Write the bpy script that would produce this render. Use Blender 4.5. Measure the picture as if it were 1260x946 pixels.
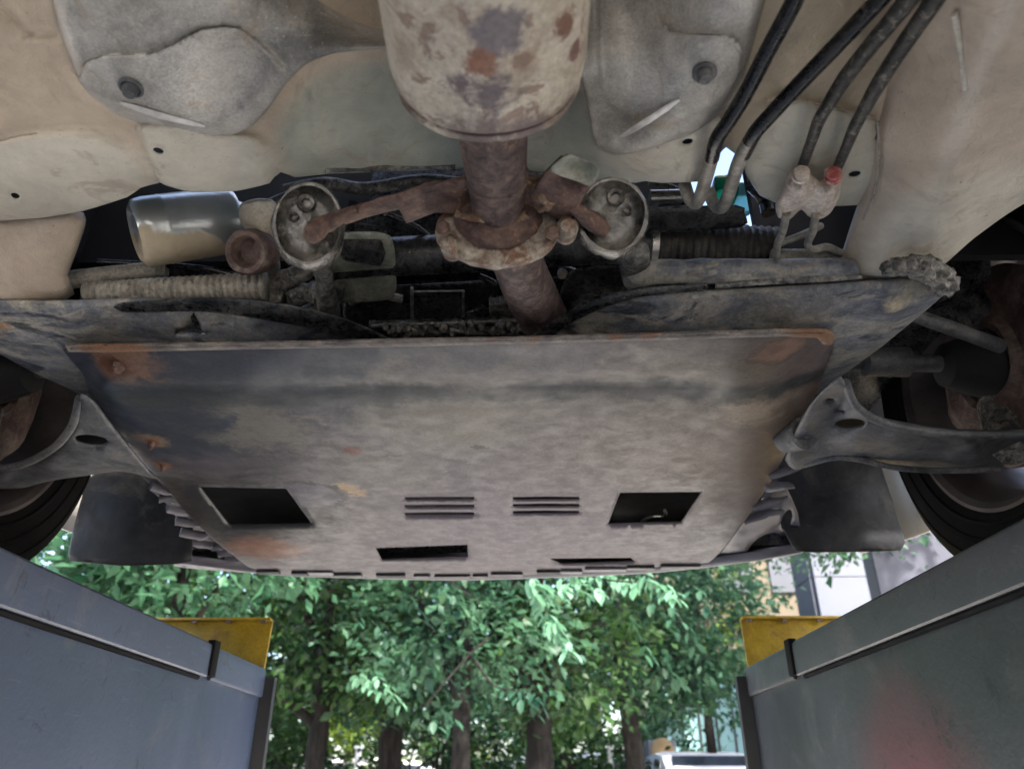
import bpy, bmesh, math, random
import numpy as np
from mathutils import Vector, Matrix, noise
from mathutils.geometry import delaunay_2d_cdt
random.seed(7); rng = np.random.default_rng(11)
R = math.radians
for o in list(bpy.data.objects): bpy.data.objects.remove(o)
sc = bpy.context.scene
COL = sc.collection

# ------------------------------------------------------------------ camera
CAMH = 1.2
F, U0, V0 = 930.0, 630.0, 473.0           # focal length and centre, in photograph pixels
PITCH, YAW = R(27.9), R(0.8)
cam = bpy.data.objects.new('camera', bpy.data.cameras.new('camera')); COL.objects.link(cam)
cam.location = (0, 0, CAMH); cam.rotation_euler = (math.pi/2 + PITCH, 0, YAW)
cam.data.sensor_fit = 'HORIZONTAL'; cam.data.sensor_width = 36; cam.data.lens = 36*F/1260
cam.data.dof.use_dof = True; cam.data.dof.focus_distance = .85; cam.data.dof.aperture_fstop = 7.5
cam.data.clip_start = .01; cam.data.clip_end = 2000
sc.camera = cam
# ------------------------------------------------------------------ world, sun, exposure
w = bpy.data.worlds.new('World'); sc.world = w; w.use_nodes = True
nt = w.node_tree; bg = nt.nodes['Background']
sky = nt.nodes.new('ShaderNodeTexSky'); sky.sky_type = 'NISHITA'; sky.sun_disc = False
SUN_EL, SUN_AZ = R(50), R(150)            # azimuth clockwise from +y
sky.sun_elevation = SUN_EL; sky.sun_rotation = SUN_AZ
sky.air_density = 1.0; sky.dust_density = 3.0; sky.ozone_density = 1.0
nt.links.new(sky.outputs[0], bg.inputs[0]); bg.inputs[1].default_value = .13
sl = bpy.data.lights.new('sun', 'SUN'); sl.energy = 3.0; sl.angle = R(3); sl.color = (1, .95, .88)
so = bpy.data.objects.new('sun', sl); COL.objects.link(so)
sd = Vector((math.sin(SUN_AZ)*math.cos(SUN_EL), math.cos(SUN_AZ)*math.cos(SUN_EL), math.sin(SUN_EL)))
so.rotation_euler = sd.to_track_quat('Z', 'Y').to_euler(); so.location = (0, -6, 12)
sc.view_settings.view_transform = 'Standard'; sc.view_settings.look = 'None'
sc.view_settings.gamma = 1; sc.view_settings.use_curve_mapping = False
sc.view_settings.exposure = 2.68
sc.cycles.max_bounces = 8; sc.cycles.diffuse_bounces = 4; sc.cycles.glossy_bounces = 3
sc.cycles.transmission_bounces = 4; sc.cycles.use_denoising = True
sc.cycles.sample_clamp_indirect = 8; sc.cycles.adaptive_threshold = .02

# ------------------------------------------------------------------ projection
_CM = cam.rotation_euler.to_matrix(); CMN = np.array(_CM)
AX = CMN @ np.array([0, 0, -1.0])
def rays(uv):
    uv = np.asarray(uv, float)
    c = np.stack([(uv[:, 0]-U0)/F, (V0-uv[:, 1])/F, -np.ones(len(uv))], 1)
    return c @ CMN.T                          # one unit of axial depth per length
def pt(u, v, val, mode='z'):
    r = rays([(u, v)])[0]
    if mode == 'z': d = val/r[2]
    elif mode == 'y': d = val/r[1]
    else: d = val
    return Vector((r[0]*d, r[1]*d, r[2]*d + CAMH))
def depth_of(u, v, val, mode='z'):
    r = rays([(u, v)])[0]
    return val/r[2] if mode == 'z' else val/r[1] if mode == 'y' else val

# ------------------------------------------------------------------ materials
MATS = {}
class NB:
    """short hand for building node trees"""
    def __init__(s, name):
        s.m = bpy.data.materials.new(name); s.m.use_nodes = True
        s.t = s.m.node_tree; s.b = s.t.nodes['Principled BSDF']; MATS[name] = s.m
    def n(s, typ, **kw):
        q = s.t.nodes.new(typ)
        for k, v in kw.items(): setattr(q, k, v)
        return q
    def l(s, a, b): s.t.links.new(a, b)
    def pos(s):
        if not hasattr(s, '_p'): s._p = s.n('ShaderNodeNewGeometry')
        return s._p.outputs['Position']
    def noise(s, scale, detail=6, rough=.6, dist=0, vec=None, stretch=None):
        q = s.n('ShaderNodeTexNoise'); q.inputs['Scale'].default_value = scale
        q.inputs['Detail'].default_value = detail; q.inputs['Roughness'].default_value = rough
        q.inputs['Distortion'].default_value = dist
        v = vec or s.pos()
        if stretch:
            mp = s.n('ShaderNodeMapping'); mp.inputs['Scale'].default_value = stretch; s.l(v, mp.inputs[0]); v = mp.outputs[0]
        s.l(v, q.inputs['Vector']); return q.outputs['Fac']
    def ramp(s, fac, stops, interp='LINEAR'):
        q = s.n('ShaderNodeValToRGB'); cr = q.color_ramp; cr.interpolation = interp
        while len(cr.elements) < len(stops): cr.elements.new(.5)
        for e, (p, c) in zip(cr.elements, stops):
            e.position = p; e.color = (c, c, c, 1) if isinstance(c, (int, float)) else (*c, 1)
        s.l(fac, q.inputs[0]); return q.outputs[0]
    def math(s, op, a, b=None, clamp=False):
        q = s.n('ShaderNodeMath', operation=op); q.use_clamp = clamp
        for i, x in enumerate((a, b)):
            if x is None: continue
            if isinstance(x, (int, float)): q.inputs[i].default_value = x
            else: s.l(x, q.inputs[i])
        return q.outputs[0]
    def mix(s, fac, a, b, blend='MIX'):
        q = s.n('ShaderNodeMix', data_type='RGBA', blend_type=blend)
        for k, x in ((0, fac), (6, a), (7, b)):
            if isinstance(x, (int, float)): q.inputs[k].default_value = x
            elif isinstance(x, tuple): q.inputs[k].default_value = (*x, 1)
            else: s.l(x, q.inputs[k])
        return q.outputs[2]
    def shared(s, r):
        sc_ = 10 if r > .1 else 34 if r > .03 else 90
        if not hasattr(s, '_sh'): s._sh = {}
        if sc_ not in s._sh: s._sh[sc_] = s.noise(sc_, 9, .78, .4)
        return s._sh[sc_]
    def spot(s, p, r, rag=.6, nscale=14, soft=.35):
        """ragged stain or patch round a point of the place: 1 inside, 0 outside"""
        d = s.n('ShaderNodeVectorMath', operation='DISTANCE'); s.l(s.pos(), d.inputs[0]); d.inputs[1].default_value = p
        x = s.math('DIVIDE', d.outputs['Value'], r)
        nz = s.math('MULTIPLY', s.math('SUBTRACT', s.shared(r), .5), rag*4)
        x = s.math('ADD', x, nz)
        return s.ramp(x, [(1-soft, 1), (1.0, 0)]) if soft < 1 else s.ramp(x, [(0, 1), (1, 0)])
    def bump(s, h, strength, dist):
        q = s.n('ShaderNodeBump'); q.inputs['Strength'].default_value = strength; q.inputs['Distance'].default_value = dist
        s.l(h, q.inputs['Height']); s.l(q.outputs[0], s.b.inputs['Normal'])
    def fin(s, col, rough=.6, metal=0):
        for x, k in ((col, 'Base Color'), (rough, 'Roughness'), (metal, 'Metallic')):
            if isinstance(x, tuple): s.b.inputs[k].default_value = (*x, 1)
            elif isinstance(x, (int, float)): s.b.inputs[k].default_value = x
            else: s.l(x, s.b.inputs[k])
        return s.m

def grime(name, cols, scale=7, rough=(.45, .8), metal=0, blot=None, blot_scale=18, blot_t=(.55, .68),
          speck=None, speck_scale=160, speck_t=(.66, .72), bump=.35, bump_scale=260, bump_d=.002, spots=(), stretch=None, dist=.4, spec=.4, vein=.35, mott=.5, band=None, marble=()):
    k = NB(name)
    n1 = k.noise(scale*2.2, 7, .66, dist, stretch=stretch)
    st = [(.38 + .24*i/(len(cols)-1), c) for i, c in enumerate(cols)]
    c = k.ramp(n1, st)
    if blot:
        n2 = k.noise(blot_scale*1.6, 7, .7, .8, stretch=stretch)
        c = k.mix(k.ramp(n2, [(blot_t[0]-.02, 0), (blot_t[1]-.05, .9)]), c, blot)
    for (sc_, lo, hi, colr, amt, stv) in marble:
        c = k.mix(k.ramp(k.noise(sc_, 8, .68, 1.2, stretch=stv), [(lo, 0), (hi, amt)]), c, colr)
    for (p, r, colr, rag, soft) in spots:
        c = k.mix(k.spot(p, r, rag, soft=soft), c, colr)
    if band:                                    # darker, ragged-edged band along the fold across the plate
        yb, slope, wd, colr = band; sp_ = k.n('ShaderNodeSeparateXYZ'); k.l(k.pos(), sp_.inputs[0])
        q_ = k.math('SUBTRACT', sp_.outputs[1], k.math('ADD', k.math('MULTIPLY', sp_.outputs[0], slope), yb))
        q_ = k.math('ADD', k.math('ABSOLUTE', k.math('DIVIDE', q_, wd)), k.math('MULTIPLY', k.math('SUBTRACT', k.noise(14, 9, .7), .5), 3.2))
        c = k.mix(k.ramp(q_, [(.45, .85), (1, 0)]), c, colr)
    mn = k.noise(scale*9, 6, .72, .3)
    c = k.mix(mott, c, k.ramp(mn, [(.36, .45), (.5, .95), (.64, 1.35)]), 'MULTIPLY')
    if vein:                                    # scratches and hair cracks
        vn = k.noise(scale*3.1, 3, .6, 1.6)
        c = k.mix(k.ramp(vn, [(.488, 0), (.5, vein), (.512, 0)]), c, tuple(x*.35 for x in cols[0]))
    if speck:
        n3 = k.noise(speck_scale, 3, .7)
        c = k.mix(k.ramp(n3, [(speck_t[0], 0), (speck_t[1], .8)]), c, speck)
    fn = k.noise(bump_scale, 4, .75)
    c = k.mix(.5, c, k.ramp(fn, [(.32, .45), (.68, 1.2)]), 'MULTIPLY')
    rr = k.ramp(mn, [(.38, rough[0]), (.62, rough[1])])
    k.b.inputs['Specular IOR Level'].default_value = spec
    k.bump(k.math('ADD', fn, k.math('ADD', k.math('MULTIPLY', k.noise(bump_scale*.2, 3, .6), 1.6), mn)), bump, bump_d)
    return k.fin(c, rr, metal)
def plain(name, col, rough=.5, metal=0, var=.25, scale=30, bump=0, bscale=200, spec=.5):
    k = NB(name)
    n = k.noise(scale, 6, .6)
    c = k.mix(k.ramp(n, [(.3, 0), (.7, 1)]), tuple(x*(1-var) for x in col), tuple(min(1, x*(1+var)) for x in col))
    k.b.inputs['Specular IOR Level'].default_value = spec
    if bump: k.bump(k.noise(bscale, 5, .65), bump, .002)
    return k.fin(c, k.ramp(n, [(.3, max(.03, rough-.1)), (.7, min(1, rough+.12))]), metal)

MUD, MUDL, MUDD = (.40, .335, .25), (.50, .45, .36), (.24, .19, .14)
RUST, RUSTD, RUSTO = (.17, .075, .04), (.07, .03, .022), (.34, .13, .045)

# ------------------------------------------------------------------ object helpers
WORLD = {}
def empty(name, loc, label, cat, group=None):
    o = bpy.data.objects.new(name, None); COL.objects.link(o); o.location = loc; o.empty_display_size = .1
    o['label'] = label; o['category'] = cat
    if group: o['group'] = group
    WORLD[o.name] = Vector(loc); return o
def tag(o, label=None, cat=None, group=None, kind=None):
    for k, v in (('label', label), ('category', cat), ('group', group), ('kind', kind)):
        if v: o[k] = v
    return o
def obj(name, verts, faces, mat, parent=None, smooth=True, origin=None):
    V = np.asarray([tuple(v) for v in verts], float)
    c = (V.min(0)+V.max(0))/2 if origin is None else np.array(origin, float)
    me = bpy.data.meshes.new(name); me.from_pydata((V-c).tolist(), [], [tuple(int(i) for i in f) for f in faces]); me.update()
    if smooth: me.polygons.foreach_set('use_smooth', [True]*len(me.polygons))
    mats = mat if isinstance(mat, (list, tuple)) else [mat]
    for m in mats: me.materials.append(MATS[m] if isinstance(m, str) else m)
    o = bpy.data.objects.new(name, me); COL.objects.link(o)
    p = WORLD[parent.name] if parent else Vector((0, 0, 0))
    o.location = Vector(c) - p; o.parent = parent; WORLD[o.name] = Vector(c)
    return o
def bm_obj(name, bm, mat, parent=None, smooth=True):
    bm.normal_update(); bm.verts.index_update()
    r = obj(name, [v.co for v in bm.verts], [[v.index for v in f.verts] for f in bm.faces], mat, parent, smooth); bm.free(); return r
def sharp(o, ang=35):
    o.data.set_sharp_from_angle(angle=R(ang)); return o
class MB:
    """collects shapes that make up one part"""
    def __init__(s): s.v = []; s.f = []
    def add(s, V, Fs):
        b = len(s.v); s.v += [tuple(x) for x in V]; s.f += [tuple(i+b for i in q) for q in Fs]; return s
    def box(s, c, size, rot=None, bev=0):
        bm = bmesh.new(); bmesh.ops.create_cube(bm, size=1)
        for v in bm.verts: v.co = Vector((v.co.x*size[0], v.co.y*size[1], v.co.z*size[2]))
        if bev: bmesh.ops.bevel(bm, geom=list(bm.edges), offset=bev, segments=2, affect='EDGES', profile=.6)
        M = rot.to_matrix() if rot is not None and not isinstance(rot, Matrix) else (rot or Matrix.Identity(3))
        bm.verts.index_update()
        s.add([M @ v.co + Vector(c) for v in bm.verts], [[v.index for v in f.verts] for f in bm.faces]); bm.free(); return s
    def tube(s, P, r, n=14, cap=True, sub=1, ell=None):
        P = [Vector(p) for p in P]; rr = list(r) if hasattr(r, '__len__') else [r]*len(P)
        if sub > 1: P, rr = smooth_path(P, rr, sub)
        V = []; Fs = []; up = None
        for i, p in enumerate(P):
            t = (P[min(i+1, len(P)-1)] - P[max(i-1, 0)]).normalized()
            if up is None:
                up = Vector((0, 0, 1)) if abs(t.z) < .9 else Vector((1, 0, 0))
            a = (up - t*up.dot(t)).normalized(); b = t.cross(a); up = a
            for k in range(n):
                q = 2*math.pi*k/n
                e = ell or (1, 1)
                V.append(p + a*math.cos(q)*rr[i]*e[0] + b*math.sin(q)*rr[i]*e[1])
        for i in range(len(P)-1):
            for k in range(n):
                Fs.append((i*n+k, i*n+(k+1) % n, (i+1)*n+(k+1) % n, (i+1)*n+k))
        if cap: Fs += [tuple(range(n))[::-1], tuple(range((len(P)-1)*n, len(P)*n))]
        return s.add(V, Fs)
    def lathe(s, o, axis, prof, n=32, sx=1, sy=1, up=None, caps=True):
        """prof: (distance along axis, radius)"""
        o = Vector(o); t = Vector(axis).normalized(); up = Vector(up) if up else (Vector((0, 0, 1)) if abs(t.z) < .9 else Vector((1, 0, 0)))
        a = (up - t*up.dot(t)).normalized(); b = t.cross(a); V = []; Fs = []
        for (h, r) in prof:
            for k in range(n):
                q = 2*math.pi*k/n; V.append(o + t*h + a*math.cos(q)*r*sx + b*math.sin(q)*r*sy)
        m = len(prof)
        for i in range(m-1):
            for k in range(n): Fs.append((i*n+k, i*n+(k+1) % n, (i+1)*n+(k+1) % n, (i+1)*n+k))
        if caps and prof[0][1] > 1e-5: Fs.append(tuple(range(n))[::-1])
        if caps and prof[-1][1] > 1e-5: Fs.append(tuple(range((m-1)*n, m*n)))
        return s.add(V, Fs)
    def build(s, name, mat, parent=None, smooth=True, ang=35):
        o = obj(name, s.v, s.f, mat, parent, smooth)
        if smooth and ang: sharp(o, ang)
        return o
def smooth_path(P, rr, sub):
    out = []; ro = []
    n = len(P)
    for i in range(n-1):
        p0, p1, p2, p3 = P[max(i-1, 0)], P[i], P[i+1], P[min(i+2, n-1)]
        for k in range(sub):
            t = k/sub
            out.append(.5*((2*p1) + (p2-p0)*t + (2*p0-5*p1+4*p2-p3)*t*t + (3*p1-p0-3*p2+p3)*t**3))
            ro.append(rr[i]*(1-t)+rr[i+1]*t)
    return out + [P[-1]], ro + [rr[-1]]
def jitter(o, amp, scale, seed=0):
    """dents and unevenness along the normals"""
    me = o.data; c = WORLD[o.name]
    for v in me.vertices:
        p = (Vector(v.co)+c)*scale + Vector((seed, seed*1.7, 0))
        v.co += v.normal*amp*noise.fractal(p, .8, 2.1, 4)
    me.update(); return o

# -------- sheet-metal patches: an outline seen in the photograph, given its own height at every control point
def pip(P, poly):
    x, y = P[:, 0], P[:, 1]; ins = np.zeros(len(P), bool); n = len(poly)
    for i in range(n):
        x1, y1 = poly[i]; x2, y2 = poly[(i+1) % n]
        if y1 == y2: continue
        c = ((y1 > y) != (y2 > y)) & (x < (x2-x1)*(y-y1)/(y2-y1)+x1); ins ^= c
    return ins
def pdist(P, poly):
    d = np.full(len(P), 1e9); n = len(poly)
    for i in range(n):
        a = poly[i]; b = poly[(i+1) % n]; ab = b-a; L = (ab**2).sum()
        if L < 1e-9: continue
        t = np.clip(((P-a)@ab)/L, 0, 1); d = np.minimum(d, np.hypot(*(P-(a+t[:, None]*ab)).T))
    return d
def dens(poly, sp, curve):
    n = len(poly); out = []
    for i in range(n):
        p0, p1, p2, p3 = (np.array(poly[(i+k) % n][:2], float) for k in (-1, 0, 1, 2))
        m = max(1, int(np.hypot(*(p2-p1))/sp))
        for k in range(m):
            t = k/m
            if curve:
                c = .5*((2*p1)+(p2-p0)*t+(2*p0-5*p1+4*p2-p3)*t*t+(3*p1-p0-3*p2+p3)*t**3)
                out.append(c*curve + (p1+(p2-p1)*t)*(1-curve))
            else: out.append(p1+(p2-p1)*t)
    return np.array(out)
def tps(C, val):
    C = C/300.; n = len(C)
    def phi(d2): return np.where(d2 > 1e-12, .5*d2*np.log(d2+1e-300), 0)
    K = phi(((C[:, None]-C[None])**2).sum(2)) + np.eye(n)*1e-4
    Pm = np.c_[np.ones(n), C]; A = np.block([[K, Pm], [Pm.T, np.zeros((3, 3))]])
    s = np.linalg.lstsq(A, np.r_[val, 0, 0, 0], rcond=None)[0]
    def f(Q):
        Q = Q/300.; return phi(((Q[:, None]-C[None])**2).sum(2))@s[:n] + np.c_[np.ones(len(Q)), Q]@s[n:]
    return f
def patch(name, outline, Z, mat, parent, ctrl=(), holes=(), sp=10, roll=(0, 0), thick=.0015, curve=.8, dent=(0, 1), mode='z', hroll=(0, 0), wave=None, tones=None):
    O = dens(outline, sp, curve); H = [dens(h, min(sp, 4), 0 if len(h) <= 6 else .9) for h in holes]
    cl = [(p[0], p[1], p[2] if len(p) > 2 else Z, mode) for p in outline] + [(c[0], c[1], c[2], c[3] if len(c) > 3 else mode) for c in ctrl]
    C = np.array([c[:2] for c in cl], float); inv = np.array([1/depth_of(*c) for c in cl])
    f = tps(C, inv)
    lo, hi = O.min(0), O.max(0); G = []
    row = 0
    for y in np.arange(lo[1], hi[1], sp*.87):
        row += 1
        for x in np.arange(lo[0]+(row % 2)*sp/2, hi[0], sp): G.append((x, y))
    G = np.array(G); G += rng.uniform(-.12, .12, G.shape)*sp
    G = G[pip(G, O)]; G = G[pdist(G, O) > sp*.45]
    if roll[0]:
        extra = []
        for fr in (.12, .3, .55):
            cen = np.roll(O, -1, 0)-np.roll(O, 1, 0); nn = np.c_[-cen[:, 1], cen[:, 0]]; nn /= np.maximum(np.hypot(*nn.T)[:, None], 1e-9)
            for sgn in (1, -1):
                q = O+nn*sgn*fr*roll[0]; q = q[pip(q, O)]; q = q[pdist(q, O) > fr*roll[0]*.9]; extra.append(q)
        E = np.concatenate(extra); G = G[pdist(G, O) > roll[0]*.6] if len(G) else G; G = np.concatenate([G, E])
    for h in H: G = G[~pip(G, h)]; G = G[pdist(G, h) > 2.0]
    allp = [O]+H; edges = []; b = 0
    for q in allp:
        edges += [(b+i, b+(i+1) % len(q)) for i in range(len(q))]; b += len(q)
    P = np.concatenate(allp+[G])
    vs, _, fs, _, _, _ = delaunay_2d_cdt([Vector(p) for p in P], edges, [], 0, 1e-5)
    Q = np.array([tuple(v) for v in vs]); T = np.array([tuple(t) for t in fs if len(t) == 3])
    cen = Q[T].mean(1); keep = pip(cen, O)
    for h in H: keep &= ~pip(cen, h)
    T = T[keep]
    d = 1/f(Q)
    if roll[0]:
        e = np.clip(1-pdist(Q, O)/roll[0], 0, 1); d += roll[1]*(1-np.sqrt(np.maximum(0, 1-e**2)))
    if hroll[0]:
        for h in H:
            e = np.clip(1-pdist(Q, h)/hroll[0], 0, 1); d += hroll[1]*(1-np.sqrt(np.maximum(0, 1-e**2)))
    r = rays(Q)
    W = r*d[:, None]
    if dent[0]:
        dd = np.array([noise.fractal(Vector(p)*dent[1], .9, 2.0, 3) for p in W])*dent[0]; W = r*(d+dd)[:, None]
    if wave is not None: W = r*(d+dd if dent[0] else d)[:, None] + AX*wave(Q)[:, None]
    W = W + np.array([0, 0, CAMH])
    # faces look at the camera
    a, bb, c = W[T[:, 0]], W[T[:, 1]], W[T[:, 2]]; nn = np.cross(bb-a, c-a)
    flip = ((np.array([0, 0, CAMH])-a)*nn).sum(1) < 0; T[flip] = T[flip][:, ::-1]
    used = np.unique(T); idx = np.full(len(Q), -1); idx[used] = np.arange(len(used))
    o = obj(name, W[used], idx[T], mat, parent)
    if tones is not None:                       # paint / undercoat colour of each pressed area
        bc, regs = tones; CC = np.tile(np.array(bc, float), (len(Q), 1))
        for (poly, colr, wd) in regs:
            t_ = sdf01(Q, poly, wd)[:, None]; CC = CC*(1-t_)+np.array(colr)*t_
        at = o.data.color_attributes.new('base', 'FLOAT_COLOR', 'POINT'); at.data.foreach_set('color', np.c_[CC[used], np.ones(len(used))].ravel())
    if thick:
        md = o.modifiers.new('thickness', 'SOLIDIFY'); md.thickness = thick; md.offset = -1
    return o
def sdf01(Q, poly, wd):
    pl = dens(poly, 14, .7); s_ = pdist(Q, pl)*np.where(pip(Q, pl), 1, -1); t_ = np.clip(s_/wd+.5, 0, 1); return t_*t_*(3-2*t_)
def emboss(regs):
    def f(Q):
        r_ = np.zeros(len(Q))
        for (poly, h, wd) in regs: r_ -= h*sdf01(Q, poly, wd)
        return r_
    return f
def oval(u, v, a, b, rot=0, n=10):
    return [(u+a*math.cos(t)*math.cos(rot)-b*math.sin(t)*math.sin(rot), v+a*math.cos(t)*math.sin(rot)+b*math.sin(t)*math.cos(rot)) for t in [2*math.pi*k/n for k in range(n)]]

# ------------------------------------------------------------------ material library
def S(u, v, Z, r, c, rag=.7, soft=.5, mode='z'): return (tuple(pt(u, v, Z, mode)), r, c, rag, soft)
grime('mud_floor', [(.38, .31, .235), (.50, .43, .335), (.57, .51, .415)], 9, (.6, .9), blot=(.32, .25, .18), blot_scale=34, blot_t=(.6, .75),
      speck=(.12, .09, .07), speck_scale=300, speck_t=(.7, .76), bump=.6, bump_scale=420, bump_d=.003)
k = NB('floor_skin')                            # painted and undercoated sheet, colour per pressed area, road dirt over it
at = k.n('ShaderNodeAttribute', attribute_name='base'); c = at.outputs['Color']
n1 = k.noise(9, 7, .65, .6); n2 = k.noise(55, 6, .7, .4); n3 = k.noise(420, 4, .7); n4 = k.noise(24, 7, .7, 1.0)
c = k.mix(.45, c, k.ramp(n1, [(.38, .72), (.5, 1.0), (.62, 1.18)]), 'MULTIPLY')
c = k.mix(k.ramp(n4, [(.56, 0), (.66, .55)]), c, (.36, .28, .20))
c = k.mix(.3, c, k.ramp(n2, [(.38, .65), (.55, 1.05), (.66, 1.2)]), 'MULTIPLY')
c = k.mix(k.ramp(n3, [(.66, 0), (.74, .55)]), c, (.17, .13, .10))
c = k.mix(k.ramp(k.noise(150, 3, .6, .8), [(.70, 0), (.74, .8)]), c, (.13, .09, .07))
k.b.inputs['Specular IOR Level'].default_value = .5
k.bump(k.math('ADD', k.math('MULTIPLY', n3, 1.6), k.math('MULTIPLY', n2, 1.2)), .4, .0025); k.fin(c, k.ramp(n2, [(.38, .34), (.62, .58)]))
grime('pale_floor', [(.45, .40, .315), (.53, .49, .40), (.58, .545, .46)], 6, (.4, .7), blot=(.45, .37, .28), blot_scale=12, blot_t=(.52, .72), speck=(.2, .16, .12), speck_scale=240, speck_t=(.68, .74), bump=.2, bump_scale=300, mott=.25, vein=.15)
grime('rail_mud', [(.38, .31, .235), (.48, .41, .32), (.54, .48, .39)], 7, (.55, .85), blot=(.33, .26, .19), blot_scale=26, blot_t=(.58, .72), speck=(.2, .15, .11), speck_scale=300, speck_t=(.7, .76), bump=.45, bump_scale=400, bump_d=.0025, vein=.15, mott=.35, spots=[S(1160, 285, .445, .055, (.55, .515, .425), .3, .7), S(1220, 250, .45, .04, (.54, .50, .41), .3, .7), S(1070, 290, .46, .03, (.30, .25, .19), .4, .8)])
grime('olive_tunnel', [(.31, .32, .255), (.38, .39, .32), (.43, .43, .355)], 8, (.35, .6), blot=(.33, .28, .21), blot_scale=14, blot_t=(.58, .78), bump=.15, bump_scale=300, stretch=(1.6, 1, .6), mott=.25, vein=.1)
grime('heat_shield', [(.34, .325, .295), (.46, .44, .40), (.55, .53, .485)], 8, (.3, .5), .35, mott=.25, vein=.1, blot=(.40, .33, .25), blot_scale=14, blot_t=(.58, .72),
      speck=(.5, .48, .44), speck_scale=260, speck_t=(.62, .68), bump=.4, bump_scale=480, bump_d=.002,
      spots=[S(395, 40, .46, .055, (.13, .13, .125), .5, .8), S(690, 120, .46, .04, (.22, .2, .16), .5, .8)])
MF = lambda u, v, Z, r, c, rag=.6, soft=.4: S(u, v, Z, r, c, rag, soft)
grime('muffler', [(.36, .30, .235), (.48, .43, .35), (.55, .50, .42)], 14, (.4, .65), .1, mott=.25, vein=.2, blot=(.25, .18, .145), blot_scale=20, blot_t=(.585, .64),
      bump=.3, bump_scale=260, bump_d=.002,
      spots=[MF(590, 168, .349, .030, (.12, .09, .09), .5, .7), MF(500, 135, .375, .022, (.13, .09, .08), .5, .7), MF(700, 140, .375, .024, (.14, .095, .085), .5, .7), MF(650, 165, .35, .020, (.16, .12, .115), .6, .6),
             MF(605, 110, .349, .017, (.12, .095, .105), .7, .5), MF(568, 100, .35, .012, (.13, .10, .105), .7, .5), MF(612, 35, .349, .017, (.17, .15, .16), .45, .25), MF(688, 22, .37, .012, (.19, .10, .075), .6, .25), MF(590, 72, .349, .011, (.23, .11, .07), .6, .3), MF(530, 55, .37, .009, (.25, .16, .12), .6, .3), MF(640, 70, .352, .008, (.25, .17, .13), .6, .3), MF(700, 60, .375, .008, (.18, .1, .08), .6, .3)])
grime('rusty_pipe', [(.05, .035, .035), (.10, .07, .065), (.17, .12, .10)], 40, (.5, .8), .2, blot=(.25, .16, .11), blot_scale=50, blot_t=(.58, .7), bump=.5, bump_scale=300, bump_d=.002)
grime('rust_bracket', [(.07, .042, .038), (.13, .078, .063), (.19, .12, .09)], 30, (.5, .8), .1, blot=(.34, .19, .11), blot_scale=60, blot_t=(.6, .7), bump=.55, bump_scale=300, bump_d=.002,
      spots=[S(395, 280, .40, .012, (.42, .21, .13), .7, .6), S(670, 240, .42, .010, (.45, .33, .18), .9, .5)])
grime('weld_rust', [(.09, .05, .035), (.2, .12, .075), (.36, .26, .17)], 50, (.5, .8), .1, bump=.6, bump_scale=300)
grime('flange', [(.17, .12, .09), (.32, .27, .215), (.44, .40, .33)], 26, (.5, .8), .1, blot=(.2, .10, .06), blot_scale=40, blot_t=(.54, .66), bump=.5, bump_scale=260, bump_d=.002)
grime('rubber_muddy', [(.03, .03, .026), (.075, .07, .06), (.16, .148, .125)], 14, (.15, .4), blot=(.30, .275, .23), blot_scale=26, blot_t=(.55, .68), bump=.3, bump_scale=200)
grime('hose', [(.008, .008, .009), (.012, .012, .013), (.02, .019, .018)], 10, (.18, .38), blot=(.16, .145, .12), blot_scale=26, blot_t=(.64, .74), bump=.08, bump_scale=200, mott=.2, vein=.1)
grime('brake_line', [(.012, .012, .011), (.03, .029, .026), (.06, .056, .048)], 40, (.25, .5), blot=(.2, .18, .145), blot_scale=110, blot_t=(.56, .66), bump=.4, bump_scale=400)
grime('pipe_end', [(.2, .185, .155), (.30, .28, .235), (.38, .35, .3)], 30, (.4, .7), .2, bump=.2)
grime('connector', [(.40, .34, .28), (.55, .47, .40), (.62, .55, .47)], 40, (.4, .6), blot=(.33, .22, .17), blot_scale=70, blot_t=(.6, .72), bump=.2)
grime('red_plastic', [(.30, .05, .05), (.40, .11, .10), (.42, .26, .23)], 90, (.35, .5), bump=.1)
MUDR = [S(u, v, .43, r, (.38, .345, .28), .5, .6) for (u, v, r) in ((60, 372, .02), (140, 371, .022), (205, 374, .02), (290, 382, .014), (880, 358, .014), (940, 355, .018), (1010, 350, .02), (1080, 348, .02), (300, 418, .016), (720, 408, .014), (880, 410, .02), (20, 380, .02))]
grime('subframe', [(.07, .08, .105), (.16, .17, .19), (.29, .28, .265)], 8, (.4, .65), 0, spec=.28, blot=(.30, .275, .225), blot_scale=14, blot_t=(.55, .72), speck=(.3, .28, .23), speck_scale=190, speck_t=(.7, .75), bump=.35, bump_scale=240, stretch=(.6, 1, 1.4), marble=((14, .52, .58, (.36, .335, .28), .75, (.6, 1.5, 1)), (18, .56, .62, (.028, .033, .05), .8, (.5, 1.5, 1))),
      spots=MUDR+[S(1105, 375, .43, .016, (.48, .40, .27), .4, .6), S(965, 405, .43, .02, (.33, .22, .14), .6, .6), S(-10, 405, .43, .02, (.36, .22, .12), .6, .6), S(1130, 345, .44, .035, (.3, .27, .21), .7, .8)])
NZ = .40
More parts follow.
